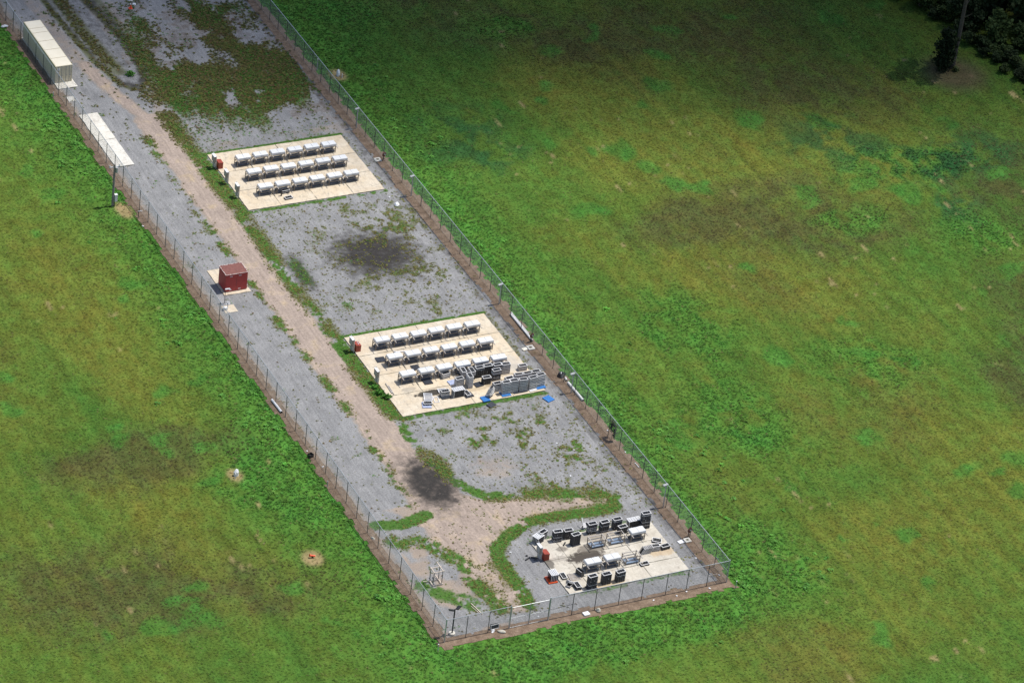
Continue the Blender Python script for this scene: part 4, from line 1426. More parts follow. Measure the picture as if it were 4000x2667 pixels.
for i in range(5):
    place_crate(25.95 + 0.13 * i, 42.55 + 0.16 * i, 0.40 + 0.10 * i, R(35 + 4 * i), 'grey', f'grey crate sliding in the collapsed stack, {ORD[i]} from the front', tilt=(R(-28), R(8)), top=(i == 0))
place_crate(20.1, 93.98, 0.151, R(3), 'black', 'black crate under the second rack, far pad front row')
place_crate(20.1, 93.98, 0.392, R(1), 'black', 'upper black crate under the second rack, far pad front row')
place_crate(19.94, 92.45, 0.151, R(6), 'black', 'black crate lying in front of the rack, far pad')
tag(MB().tube((0, 0, 0), (0, 0, 0.85), 0.1, n=10).obj('loose_tube', M_BLACK, loc=(19.28, 93.3, 0.151), smooth=False), 'black tube standing on end beside the crates, far pad', 'tube')
place_crate(6.5, 0.62, 0.30, R(4), 'black', 'black crate with white top standing inside the near fence', tilt=(R(82), 0))


# tipped blocks with pale slotted lids
def lid_mesh(w, d):
    m = MB()
    nx, ny = 5, 4
    for i in range(nx + 1):
        x = -w / 2 + i * w / nx
        m.rng(x - 0.05, x + 0.05, -d / 2, d / 2, 0, 0.035)
    for j in range(ny + 1):
        y = -d / 2 + j * d / ny
        m.rng(-w / 2 - 0.05, w / 2 + 0.05, y - 0.045, y + 0.045, 0.036, 0.06)
    return m


def block(x, y, yaw, w, d, h, desc, z=0.151):
    """a stack tipped over: rows of tubes strapped under a pale slotted side panel"""
    b = MB()
    b.rng(-w / 2 + 0.03, w / 2 - 0.03, -d / 2 + 0.05, d / 2 - 0.05, 0.0, h - 0.03)
    root = b.obj('tube_bundle', M_BLACK, loc=(x, y, z), rotz=R(yaw))
    tag(root, f'black tube bundle {desc}', 'tube bundle', 'tube bundles under white panels')
    n = int(w / 0.21)
    rows = int(h / 0.21)
    ends = MB()
    for i in range(n):
        for j in range(rows):
            cx = -w / 2 + (i + 0.5) * w / n
            cz = 0.11 + j * (h - 0.05) / rows
            ends.tube((cx, -d / 2 + 0.06, cz), (cx, -d / 2 - 0.02, cz), 0.088, n=8)
    ends.obj('tube_ends', M_BCRATE, root)
    m2 = int(d / 0.2)
    sd = MB()
    for s in (-1, 1):
        for i in range(m2 + 1):
            yy = -d / 2 + i * d / m2
            sd.rng(s * w / 2 - 0.02, s * w / 2 + 0.02, yy - 0.02, yy + 0.02, 0, h)
    for x_ in (-w / 2, w / 2):
        sd.rng(x_ - 0.022, x_ + 0.022, -d / 2 - 0.03, -d / 2 - 0.01, 0, h)
    sd.obj('strap', M_RIM, root)
    l = lid_mesh(w, d).obj('slotted_panel', M_WHITEP, loc=(x, y, z + h + 0.002), rotz=R(yaw))
    tag(l, f'white slotted panel lying on the tube bundle {desc}', 'panel', 'white slotted panels')
    return root


block(18.46, 13.70, 24, 1.1, 0.85, 0.85, 'at the left corner of near pad')
block(30.77, 13.00, 0, 1.6, 0.70, 1.0, 'beside the tallest stack, near pad')
block(16.94, 6.66, 88, 1.05, 0.85, 0.88, 'on the orange pallet', z=0.18)
block(22.13, 43.92, 2, 1.45, 0.75, 1.0, 'on the middle pad beside the low stack')
place_crate(19.25, 14.15, 0.95, R(22), 'black', 'black crate on the back of the tipped bundle, near pad')
MBs = MB().rng(-0.5, 0.5, -0.28, 0.28, 0, 0.78).obj('tube_bundle', M_BCRATE, loc=(19.25, 14.15, 0.151), rotz=R(22))
tag(MBs, 'dark bundle supporting the crate at the near pad left corner', 'tube bundle', 'tube bundles under white panels')
st_ = MB()
for i in range(6):
    st_.rng(-0.5 + i * 0.2 - 0.02, -0.5 + i * 0.2 + 0.02, -0.31, -0.281, 0, 0.78)
st_.obj('strap', M_RIM, MBs)

# flat lattices and frames
def lattice(x, y, z, yaw, w, d, n, mat, label, tilt=(0, 0), h=0.09):
    m = MB()
    for i in range(n + 1):
        yy = -d / 2 + i * d / n
        m.rng(-w / 2, w / 2, yy - 0.05, yy + 0.05, 0, h)
    for s in (-1, 1):
        m.rng(s * w / 2 - 0.04, s * w / 2 + 0.04, -d / 2, d / 2, h + 0.002, h + 0.04)
    o = m.obj('slatted_panel', mat, loc=(x, y, z))
    o.rotation_euler = (tilt[0], tilt[1], R(yaw))
    return tag(o, label, 'panel')


lattice(19.52, 6.22, 0.153, -8, 1.25, 1.15, 5, M_BEAM, 'flat slatted panel lying on near pad left of the hooded rack')
lattice(18.34, 44.45, 0.30, -22, 1.0, 1.9, 6, M_WHITEP, 'long white slatted panel leaning at the middle pad corner', tilt=(R(-8), 0))
lattice(20.68, 45.35, 0.20, -10, 1.0, 0.8, 3, M_WHITEP, 'small white slatted panel behind the low stack')
o = MB()
for a in ((-0.32, -0.58, 0.32, -0.50), (-0.32, 0.50, 0.32, 0.58), (-0.32, -0.5, -0.25, 0.5), (0.25, -0.5, 0.32, 0.5)):
    o.rng(a[0], a[2], a[1], a[3], 0, 0.09)
tag(o.obj('pallet_collar', M_WHITEP, loc=(19.2, 43.87, 0.152), rotz=R(-14)), 'small empty white pallet collar lying beside the long slatted panel', 'collar')
bn = MB().rng(-0.5, 0.5, -0.24, 0.24, 0, 0.06).rng(-0.5, 0.5, -0.24, -0.21, 0.06, 0.75).rng(-0.5, 0.5, 0.21, 0.24, 0.06, 0.75).rng(-0.5, -0.47, -0.21, 0.21, 0.06, 0.75).rng(0.47, 0.5, -0.21, 0.21, 0.06, 0.75).obj('open_bin', M_BCRATE, loc=(20.30, 6.35, 0.151), rotz=R(-76))
MB().bar((-0.5, -0.22, 0.78), (0.5, -0.22, 0.78), 0.04).obj('rim_bar', M_RIM, bn)
tag(bn, 'tall open black bin left of the hooded rack, near pad', 'bin')

# ------------------------------------------------------------------ pallets
def pallet(x, y, z, yaw, w, d, mat, label, slats=7, h=0.12, tilt=(0, 0)):
    root = empty('pallet', (x, y, z), 0, label, 'pallet', 'pallets lying on the pads')
    root.rotation_euler = (tilt[0], tilt[1], R(yaw))
    for i in range(3):
        yy = -d / 2 + 0.06 + i * (d - 0.12) / 2
        MB().rng(-w / 2, w / 2, yy - 0.05, yy + 0.05, 0, h - 0.03).obj('runner', mat, root)
    sw = w / slats
    me = MB().rng(-sw / 2 + 0.012, sw / 2 - 0.012, -d / 2, d / 2, h - 0.029, h).data('slat', mat)
    for i in range(slats):
        inst('slat', me, root, (-w / 2 + (i + 0.5) * sw, 0, 0))
    return root


pallet(19.79, 47.72, 0.151, -1, 1.12, 1.05, M_PBLACK, 'black pallet lying before the second rack, middle pad')
pallet(22.69, 46.67, 0.151, 5, 1.05, 0.95, M_PPALE, 'faded lilac-blue pallet beside the leftmost grey stack')
pallet(16.15, 53.89, 0.151, -3, 1.2, 1.05, M_PBLACK, 'black pallet half under the first rack, middle row')
pallet(19.64, 51.02, 0.151, 0, 1.03, 1.05, M_PBLACK, 'black pallet with holes between middle and front rack rows', slats=5)
pallet(25.12, 42.19, 0.151, 2, 1.0, 1.1, M_PBLUE, 'bright blue pallet lying beside the collapsed crates')
pallet(28.02, 42.52, 0.151, -1, 1.25, 1.1, M_PBLUE, 'blue pallet under the first front stack, middle pad', h=0.095)
pallet(32.9, 42.72, 0.151, 3, 1.3, 1.0, M_PBLUE, 'blue pallet under the fifth front stack, middle pad', h=0.095)
pallet(30.0, 42.6, 0.151, 0, 1.9, 0.9, M_PBLACK, 'black pallet under the second and third front stacks', h=0.095)
pallet(31.7, 42.5, 0.151, 5, 1.05, 0.95, M_WHITEP, 'white pallet under the fourth front stack, middle pad', h=0.095)
pallet(32.83, 40.06, 0.03, 18, 1.1, 1.15, M_PBLUE, 'blue three-slat pallet lying on the gravel', slats=3)
pallet(25.38, 40.96, 0.03, 27, 1.1, 0.8, M_PBLACK, 'broken black pallet lying on the gravel', slats=3, tilt=(0.08, 0.05))
pallet(25.65, 45.32, 0.151, 8, 1.1, 0.95, M_PBLACK, 'dark pallet lying left of the black stack')
pallet(20.55, 44.12, 0.151, 0, 1.25, 0.98, M_PBLACK, 'black pallet under the low stack, middle pad', h=0.13)
pallet(23.45, 43.62, 0.151, 6, 1.15, 1.05, M_PBLACK, 'low black pallet under the sideways grey crate', h=0.13)
pallet(17.55, 43.12, 0.151, -18, 1.15, 1.2, M_PPALE, 'pale blue pallet under the crate of tubes, middle pad corner', h=0.11)
pallet(16.75, 6.62, 0.03, -3, 1.15, 1.35, M_ORANGE, 'orange pallet under the tube bundle beside the near pad', slats=6, h=0.14)
pallet(22.45, 11.90, 0.151, 8, 1.2, 0.8, M_PBLACK, 'black pallet under the forward stack, near pad', h=0.085)
pallet(20.52, 3.76, 0.151, 3, 1.25, 0.85, M_PBLACK, 'black pallet under the left front stack, near pad', h=0.085)

# loose tubes on the gravel left of the near pad
for i, (p, q, lab) in enumerate((((15.55, 10.95), (16.25, 11.3), 'short black tube on gravel, farthest left of the scatter'), ((15.95, 11.75), (16.15, 11.62), 'stub of black tube on gravel behind the others'),
                                 ((16.35, 11.25), (17.1, 10.9), 'long black tube lying on gravel beside the cabinet'), ((16.5, 10.65), (16.95, 10.8), 'thin black tube lying at the cabinet foot'),
                                 ((21.0, 12.0), (21.45, 12.45), 'black tube lying between two upright stacks, near pad'))):
    z = 0.25 if p[0] > 18 else 0.11
    r = 0.05 if 'thin' in lab else 0.09
    tag(MB().tube((p[0], p[1], z), (q[0], q[1], z), r, n=10).obj('loose_tube', M_BLACK), lab, 'tube', 'loose black tubes')
sc_ = MB().add([(0, 0, 0.3), (0.45, 0.05, 0.32), (0.4, 0.4, 0.75), (0.05, 0.3, 0.7), (0.05, -0.02, 0.28), (0.46, 0.02, 0.29), (0.42, 0.42, 0.72), (0.06, 0.33, 0.67)],
               [(0, 1, 2, 3), (7, 6, 5, 4), (0, 4, 5, 1), (1, 5, 6, 2), (2, 6, 7, 3), (3, 7, 4, 0)]).bar((0.1, 0.3, 0.6), (0.15, 0.9, 1.1), 0.07).obj('plastic_scrap', M_WHITEP, loc=(24.75, 14.3, 0.05))
tag(sc_, 'white scrap sheet leaning beside the tilted crate', 'scrap')
for (p, q, lab) in (((18.6, 54.9), (20.2, 54.6), 'white pipe scrap lying between racks of the middle pad'), ((18.5, 55.1), (18.9, 54.3), 'short white pipe scrap behind the second middle-row rack')):
    tag(MB().tube((p[0], p[1], 0.25), (q[0], q[1], 0.25), 0.08, n=8).obj('pipe_scrap', M_PIPE), lab, 'pipe', 'white pipes')
tag(MB().tube((14.6, 48.9, 0.22), (14.5, 46.7, 0.22), 0.07, n=8).tube((14.75, 48.3, 0.22), (14.62, 46.4, 0.22), 0.06, n=8).obj('pipe_scrap', M_BEAM), 'pair of grey pipes strapped together at the middle pad left edge', 'pipe')

# ------------------------------------------------------------------ cabinets and chests
def cabinet(x, y, label, z=0.03):
    c = empty('control_cabinet', (x, y, z), 0, label, 'cabinet', 'control cabinets at the pad edges')
    for yy in (-0.42, 0.42):
        MB().bar((0.14, yy, 0), (0.14, yy, 2.05), 0.07).obj('post', M_GALV, c)
    b = MB().rng(-0.17, 0.10, -0.46, 0.46, 1.05, 1.95).obj('box', M_CABB, c, bevel=0.01)
    MB().rng(-0.20, 0.16, -0.50, 0.50, 1.953, 2.0).obj('lid', M_WHITEP, b)
    MB().rng(-0.178, -0.171, -0.36, 0.36, 1.15, 1.85).obj('door', M_CABG, b)
    MB().rng(-0.10, 0.10, -0.40, 0.05, 0.3, 0.95).obj('lower_box', M_CABG, c, bevel=0.01)
    MB().tube((0, 0.3, 0), (0, 0.3, 1.05), 0.03, n=6).obj('conduit', M_GALV, c)
    MB().tube((0.05, 0.44, 1.95), (0.05, 0.44, 2.2), 0.03, n=6).obj('antenna', M_WHITEP, c)
    return c


cabinet(13.35, 102.55, 'control cabinet beside a red chest, far pad back left corner')
cabinet(13.45, 98.45, 'control cabinet at the left of far pad, middle row')
cabinet(13.5, 94.8, 'control cabinet at the left of far pad, front row')
cabinet(13.45, 56.9, 'control cabinet beside a red chest, middle pad back left corner')
cabinet(13.6, 49.6, 'control cabinet at the left of middle pad, front row')
cabinet(17.1, 10.75, 'control cabinet beside a red chest, near pad left edge')


def chest(x, y, label, junk=False):
    c = MB()
    w, d, h = 0.66, 1.0, 0.95
    c.add([(-w / 2, -d / 2, 0), (w / 2, -d / 2, 0), (w / 2, d / 2, 0), (-w / 2, d / 2, 0), (-w / 2, -d / 2, h), (w / 2, -d / 2, h * 0.9), (w / 2, d / 2, h * 0.9), (-w / 2, d / 2, h)],
          [(3, 2, 1, 0), (0, 1, 5, 4), (1, 2, 6, 5), (2, 3, 7, 6), (3, 0, 4, 7)])
    o = c.obj('red_chest', M_REDB, loc=(x, y, 0.151))
    l = MB().add([(-w / 2 - 0.02, -d / 2 - 0.02, h), (w / 2 + 0.03, -d / 2 - 0.02, h * 0.895), (w / 2 + 0.03, d / 2 + 0.02, h * 0.895), (-w / 2 - 0.02, d / 2 + 0.02, h),
                  (-w / 2 - 0.02, -d / 2 - 0.02, h + 0.05), (w / 2 + 0.03, -d / 2 - 0.02, h * 0.895 + 0.05), (w / 2 + 0.03, d / 2 + 0.02, h * 0.895 + 0.05), (-w / 2 - 0.02, d / 2 + 0.02, h + 0.05)],
                 [(4, 5, 6, 7), (0, 1, 5, 4), (1, 2, 6, 5), (2, 3, 7, 6), (3, 0, 4, 7)]).obj('lid', M_REDB, o)
    MB().rng(w / 2 + 0.031, w / 2 + 0.05, -0.08, 0.08, 0.72, 0.8).obj('latch', M_GALV, o)
    tag(o, label, 'chest', 'red chests beside the cabinets')
    if junk:
        for i in range(4):
            tag(MB().tube((0, 0, 0), (0, 0, 0.1), 0.06, n=8).obj('paint_can', M_WHITEP, loc=(x + 0.02 + 0.15 * (i % 2), y - 0.25 + 0.16 * i, 0.151 + 0.95)), f'white can on the middle pad red chest, {ORD[i]} from the front', 'can', 'white cans on the red chest')
    return o


chest(14.08, 102.35, 'red steel chest at the far pad back left corner')
chest(14.2, 56.85, 'red steel chest with white cans, middle pad back left corner', True)
chest(17.82, 10.55, 'red steel chest at the left edge of near pad')

# ------------------------------------------------------------------ poles and lamps
pl = empty('utility_pole', (-3.0, 97.3, -0.05), 0, 'wooden utility pole with a meter box on the left verge', 'pole')
MB().tube((0, 0, 0), (0, 0, 6.4), 0.17, 0.13, n=12).obj('shaft', M_POLE, pl)
bx = MB().rng(0.2, 0.55, -0.25, 0.1, 0.75, 1.75).obj('meter_box', M_WHITEP, pl, bevel=0.02)
MB().rng(0.18, 0.57, -0.27, 0.12, 1.753, 1.8).obj('box_lid', M_WHITEP, bx)
MB().bar((0.2, -0.1, 0), (0.2, -0.1, 0.75), 0.08).obj('box_stand', M_POST, pl)
MB().tube((0.25, -0.18, 5.2), (0.25, -0.18, 5.95), 0.17, n=10).obj('transformer', M_CABG, pl)
MB().bar((-0.75, 0.0, 6.0), (0.75, 0.0, 6.0), 0.09).obj('cross_arm', M_WHITEP, pl)
for x in (-0.65, 0.0, 0.65):
    MB().tube((x, 0, 6.05), (x, 0, 6.3), 0.07, 0.05, n=8).obj('insulator', M_WHITEP, pl)

lp = empty('flood_light', (1.42, 1.0, 0), R(10), 'twin-headed black flood light on a post, near left corner', 'lamp')
MB().tube((0, 0, 0), (0, 0, 0.28), 0.36, n=16).obj('concrete_base', M_CONC2, lp)
MB().tube((0, 0, 0.28), (0, 0, 3.6), 0.085, n=10).obj('post', M_LAMP, lp)
for s in (-1, 1):
    MB().bar((0, 0, 3.6), (s * 0.3, 0, 3.62), 0.05).obj('arm', M_LAMP, lp)
    h = MB().box((0, 0, 0), (0.6, 0.42, 0.16)).obj('lamp_head', M_LAMP, lp, loc=(s * 0.48, 0, 3.66), bevel=0.02)
    h.rotation_euler = (R(-20), R(-14 * s), R(20 * s))
    MB().rng(-0.19, 0.19, -0.13, 0.13, -0.085, -0.072).obj('lens', M_CABG, h)


def fence_lamp(x, y, h, label):
    r = empty('lamp_post', (x, y, 0), 0, label, 'lamp', 'lamp posts along the right fence')
    MB().tube((0, 0, 0), (0, 0, h), 0.07, 0.06, n=10).obj('post', M_GALV, r)
    MB().box((-0.12, 0, h + 0.03), (0.62, 0.34, 0.14), (0, R(-12), 0)).obj('lamp_head', M_CABG, r, bevel=0.03)
    MB().box((0.02, 0, h - 0.35), (0.16, 0.14, 0.24)).obj('ballast_box', M_GALV, r)


fence_lamp(36.2, 107.0, 3.1, 'lamp post on the right fence beside the far pad')
fence_lamp(36.2, 88.74, 3.1, 'lamp post on the right fence just past the far pad')
fence_lamp(36.2, 61.4, 3.0, 'lamp post on the right fence behind the middle pad')
fence_lamp(36.2, 40.5, 2.9, 'lamp post on the right fence by the white pipe')
fence_lamp(36.12, 15.5, 3.3, 'lamp post on the right fence behind the near pad')


def reel(x, y, label, mat=M_REEL):
    r = empty('hose_reel', (x, y, 0), R(20), label, 'hose reel', 'hose reels along the right fence')
    MB().bar((0, 0, 0), (0, 0, 0.95), 0.07).obj('stand', M_POST, r)
    d = MB().torus((0, -0.12, 1.0), 0.27, 0.10, 'Y').obj('drum', mat, r, smooth=True)
    MB().tube((0, -0.28, 1.0), (0, 0.04, 1.0), 0.09, n=8).obj('hub', M_GALV, r)
    h = MB()
    h.path([(0.25 * math.cos(a), -0.15 - 0.02 * i, 0.75 + 0.25 * math.sin(a) - 0.09 * i) for i, a in enumerate((3.6, 4.2, 4.7, 5.2, 5.8))], 0.03)
    h.obj('hose', M_LAMP, r)


reel(36.3, 98.2, 'rusty hose reel on the right fence beside the far pad')
reel(36.35, 52.4, 'rusty hose reel above the white pipes, middle pad')
reel(36.3, 9.37, 'rusty hose reel on the right fence beside the near pad')
coil = empty('hose_coil', (36.6, 44.2, 0.05), 0, 'coiled black hose lying by the right fence post', 'hose')
for i in range(4):
    MB().torus((0.02 * i, 0.015 * i, 0.06 + 0.1 * i), 0.42 - 0.03 * i, 0.055, 'Z').obj('coil', M_LAMP, coil, smooth=True)
MB().tube((-0.05, -0.1, 0.42), (0.05, 0.1, 0.48), 0.06, n=8).obj('nozzle', M_PIPE, coil)


def pipe(a, b, r, label, z=None, mat=M_PIPE):
    z = r + 0.02 if z is None else z
    m = MB()
    n = 12
    m.tube((a[0], a[1], z), (b[0], b[1], z), r, n=n, caps=False)
    o = m.obj('white_pipe', mat, smooth=True)
    d = (Vector(b) - Vector(a)).normalized()
    e = MB()
    for p, s in ((a, -1), (b, 1)):
        q = Vector((p[0], p[1], z))
        e.tube(q - Vector((d.x, d.y, 0)) * 0.1 * s, q, r * 0.9, n=n)
    e.obj('bore', M_LAMP, o)
    tag(o, label, 'pipe', 'white pipes')


pipe((36.55, 58.7), (36.56, 52.3), 0.14, 'long thick white pipe by the right fence, middle pad')
pipe((36.85, 59.2), (36.84, 53.9), 0.07, 'thin white pipe parallel behind the long thick one')
pipe((36.76, 42.5), (36.82, 38.4), 0.16, 'white pipe lying by the right fence, just past the lamp')
pipe((36.95, 43.6), (36.8, 43.0), 0.12, 'short white pipe stub beside the hose coil')
pipe((-0.25, 49.8), (-0.14, 47.0), 0.15, 'white pipe lying against the left fence foot')
pipe((37.0, 24.6), (37.05, 23.6), 0.05, 'thin white pipe on the soil at the right fence foot')

# valve assembly near the red shed
va = empty('valve_assembly', (2.3, 70.4, 0.06), 0, 'white valve pipes on the small cream pad by the left fence', 'valve')
MB().tube((0, 0, 0), (0, 0, 0.8), 0.07, n=8).obj('riser', M_GALV, va)
MB().tube((-0.3, 0.05, 0.55), (0.3, 0.05, 0.55), 0.07, n=8).obj('cross_pipe', M_WHITEP, va)
MB().torus((0, 0, 0.88), 0.14, 0.03, 'Z').obj('hand_wheel', M_WHITEP, va)
MB().rng(-0.75, -0.2, -0.5, -0.15, 0.0, 0.4).obj('meter_box', M_WHITEP, va, bevel=0.03)
sg = MB().tube((0, 0, 0), (0, 0, 2.1), 0.035, n=8).obj('stand_pipe', M_POST, loc=(2.35, 71.55, 0.02))
MB().tube((-0.05, 0, 2.12), (0.55, -0.05, 2.12), 0.09, n=8).obj('outlet', M_PIPE, sg)
MB().tube((0.55, -0.05, 2.12), (0.62, -0.06, 1.95), 0.08, n=8).obj('spout', M_PIPE, sg)
tag(sg, 'dark stand pipe with a white outlet beside the red shed', 'stand pipe')

# timber frame, sticks, rocks, litter
tf = empty('timber_frame', (3.6, 10.2, 0.02), 0, 'tall open white timber frame standing on the gravel', 'frame')
for x in (-0.55, 0.55):
    for y in (-0.45, 0.45):
        MB().bar((x, y, 0), (x, y, 1.95), 0.07).obj('upright', M_POLE, tf)
for z in (0.1, 1.95):
    for y in (-0.45, 0.45):
        MB().bar((-0.7, y, z), (0.75, y, z + 0.02), 0.085).obj('rail', M_WOOD, tf)
    for x in (-0.55, 0.55):
        MB().bar((x, -0.55, z + 0.07), (x, 0.55 if x < 0 else 1.25, z + 0.09), 0.085).obj('rail', M_WOOD, tf)
MB().bar((0.2, 1.2, 0.1), (0.2, 0.5, 0.45), 0.08).obj('brace', M_WOOD, tf)
for (p, q, lab) in (((5.92, 5.44), (6.3, 3.24), 'long pale stick lying on the gravel near the front fence'), ((5.7, 5.0), (6.05, 3.5), 'thin pale stick beside the longer one near front fence'),
                    ((35.0, 1.63), (36.15, 1.66), 'thin pale stick lying in the near right corner'), ((2.35, 10.9), (2.75, 10.7), 'short pale board lying left of the timber frame')):
    tag(MB().bar((p[0], p[1], 0.07), (q[0], q[1], 0.07), 0.09 if 'thin' not in lab else 0.05).obj('stick', M_WOOD), lab, 'stick', 'loose timber')


def rock(x, y, s, label, mat=M_ROCK, flat=0.6, z=0.0, name='rock', cat='rock', group=None):
    import bmesh
    bm = bmesh.new()
    bmesh.ops.create_icosphere(bm, subdivisions=2, radius=1)
    r = random.Random(int(x * 97 + y * 13))
    ph = [r.random() * 6 for _ in range(6)]
    for v in bm.verts:
        k = 1 + 0.16 * math.sin(3 * v.co.x + ph[0]) + 0.14 * math.sin(4 * v.co.y + ph[1]) + 0.1 * math.sin(5 * v.co.z + ph[2]) + 0.06 * math.sin(9 * v.co.x + 7 * v.co.y + ph[3])
        v.co *= k
        v.co.x *= s[0]
        v.co.y *= s[1]
        v.co.z = max(v.co.z * s[2], -s[2] * 0.4) + s[2] * 0.4
    me = bpy.data.meshes.new(name)
    bm.to_mesh(me)
    bm.free()
    me.materials.append(mat)
    o = inst(name, me, None, (x, y, z), (0, 0, r.random() * 3))
    return tag(o, label, cat, group)


rock(7.0, -0.35, (0.52, 0.26, 0.2), 'long flat rock at the foot of the near fence, left of the gate')
rock(19.4, -0.25, (0.3, 0.3, 0.3), 'round pale rock at the near fence foot')
rock(0.2, 20.3, (0.25, 0.22, 0.16), 'small pale rock at the left fence foot')
tag(MB().box((0, 0, 0.1), (0.8, 0.6, 0.18), (0.05, 0.03, 0.1)).obj('foam_block', M_WHITEP, loc=(17.8, -0.4, 0.0), bevel=0.03), 'white foam block lying outside the near fence', 'block')
rock(6.15, 0.1, (0.4, 0.18, 0.1), 'white bag lying under the near fence beside the crate', M_WHITEP, name='plastic_bag', cat='bag', group='white bags')
rock(33.4, 87.2, (0.55, 0.35, 0.2), 'white bag lying on the gravel below the far pad', M_WHITEP, name='plastic_bag', cat='bag', group='white bags', z=0.02)
rock(19.2, 147.3, (0.4, 0.3, 0.15), 'white bag lying behind the traffic cone', M_WHITEP, name='plastic_bag', cat='bag', group='white bags', z=0.02)
rock(19.0, 148.6, (0.5, 0.3, 0.12), 'pale scrap lying farthest back on the track, past the cone', M_CABG, name='scrap', cat='scrap', z=0.02)
rock(-0.75, 146.0, (0.45, 0.3, 0.2), 'white bag lying outside the left fence beyond the container', M_WHITEP, name='plastic_bag', cat='bag', group='white bags')
for i, (x, y) in enumerate(((29.6, 31.2), (31.0, 29.3), (28.2, 24.6), (33.2, 89.2), (36.9, 31.8), (36.9, 27.0), (33.9, -0.5), (31.0, -0.2), (29.5, -0.6), (26.5, -0.5), (36.2, 1.4), (-0.3, 38.7), (0.25, 35.2), (-1.0, 91.5), (35.1, 5.2), (14.5, 12.9), (12.3, 0.9))):
    rock(x, y, (0.13, 0.1, 0.07), 'small scrap of white litter on the ground', M_WHITEP, name='litter', cat='litter', group='scraps of white litter', z=0.03)
cb = MB().rng(-0.3, 0.3, -0.25, 0.25, 0.0, 0.03).rng(-0.3, 0.3, -0.25, -0.22, 0.03, 0.42).rng(-0.3, 0.3, 0.22, 0.25, 0.03, 0.42).rng(-0.3, -0.27, -0.22, 0.22, 0.03, 0.42).rng(0.27, 0.3, -0.22, 0.22, 0.03, 0.42).rng(-0.12, 0.12, -0.22, 0.22, 0.03, 0.2)
tag(cb.obj('milk_crate', M_LAMP, loc=(-0.35, 37.55, 0.01), rotz=0.3), 'small black crate lying outside the left fence', 'crate')
cn = MB().tube((0, 0, 0.05), (0, 0, 0.75), 0.2, 0.05, n=12).obj('traffic_cone', M_CONE, loc=(18.28, 146.4, 0.03))
MB().rng(-0.26, 0.26, -0.26, 0.26, 0, 0.05).obj('base', M_CONE, cn)
MB().tube((0, 0, 0.62), (0, 0, 0.8), 0.09, 0.06, n=12).obj('collar', M_WHITEP, cn)
tag(cn, 'orange traffic cone standing at the far end of the track', 'cone')
# things standing in the field
vp = rock(-10.3, 36.7, (0.26, 0.36, 0.58), 'white cloth-like valve cover standing on dead grass, left field', M_WHITEP, name='valve_cover', cat='valve', z=-0.05)
MB().path([(-0.5, 0.3, 0), (-0.5, 0.3, 0.55), (-0.4, 0.28, 0.72), (-0.3, 0.25, 0.6)], 0.06).obj('vent_pipe', M_PIPE, vp)
rv = MB().tube((-0.28, 0.08, 0.34), (0.30, -0.10, 0.26), 0.12, 0.10, n=10).obj('red_valve', M_CONE, loc=(-8.0, 19.1, -0.05))
MB().tube((0, 0, 0), (0.02, 0, 0.35), 0.12, n=8).obj('stem', M_LAMP, rv)
MB().tube((-0.34, 0.09, 0.36), (-0.30, 0.09, 0.35), 0.17, n=10).obj('flange', M_CONE, rv)
tag(rv, 'orange-red pipe valve lying on a patch of dead grass', 'valve')
hv = rock(39.6, 121.0, (0.3, 0.25, 0.65), 'white wrapped valve on dead grass outside the right fence', M_WHITEP, name='valve_cover', cat='valve', z=-0.05)
MB().tube((-0.5, 0.5, 0), (-0.5, 0.5, 0.6), 0.06, n=8).obj('vent_pipe', M_PIPE, hv)
mp_ = MB().tube((0, 0, 0), (0, 0, 1.7), 0.06, n=8).obj('marker_post', M_GALV, loc=(37.3, 123.2, 0))
MB().tube((0, 0, 1.7), (0, 0, 1.78), 0.075, n=8).obj('cap', M_WHITEP, mp_)
tag(mp_, 'tall grey marker post outside the right fence, far end', 'post', 'short posts on the verge')

# ------------------------------------------------------------------ trees, shrubs, vines
def leaf_cloud(name, blobs, per, size, mat, seed):
    r = np.random.default_rng(seed)
    V, F = [], []
    n0 = 0
    for (cx, cy, cz, rx, ry, rz) in blobs:
        n = int(per)
        d = r.normal(size=(n, 3))
        d /= np.linalg.norm(d, axis=1)[:, None]
        rad = r.random(n) ** 0.4
        rad *= 0.78 + 0.35 * np.sin(d[:, 0] * 5 + cx) * np.sin(d[:, 1] * 4 + cy) + 0.2 * np.sin(d[:, 2] * 7)
        P = d * rad[:, None] * np.array([rx, ry, rz]) + np.array([cx, cy, cz])
        for p in P:
            e = Euler((r.normal(0, 0.7), r.normal(0, 0.7), r.random() * 6.28)).to_matrix()
            s = size * (0.6 + 0.8 * r.random())
            for q in ((-0.5, -0.28, 0), (0.15, -0.42, 0.05), (0.65, 0, -0.12), (0.15, 0.42, 0.05), (-0.5, 0.28, 0)):
                w = e @ (Vector(q) * s)
                V.append((p[0] + w.x, p[1] + w.y, p[2] + w.z))
            F.append((n0, n0 + 1, n0 + 2, n0 + 3, n0 + 4))
            n0 += 5
    me = bpy.data.meshes.new(name)
    me.from_pydata(V, [], F)
    me.materials.append(mat)
    return me


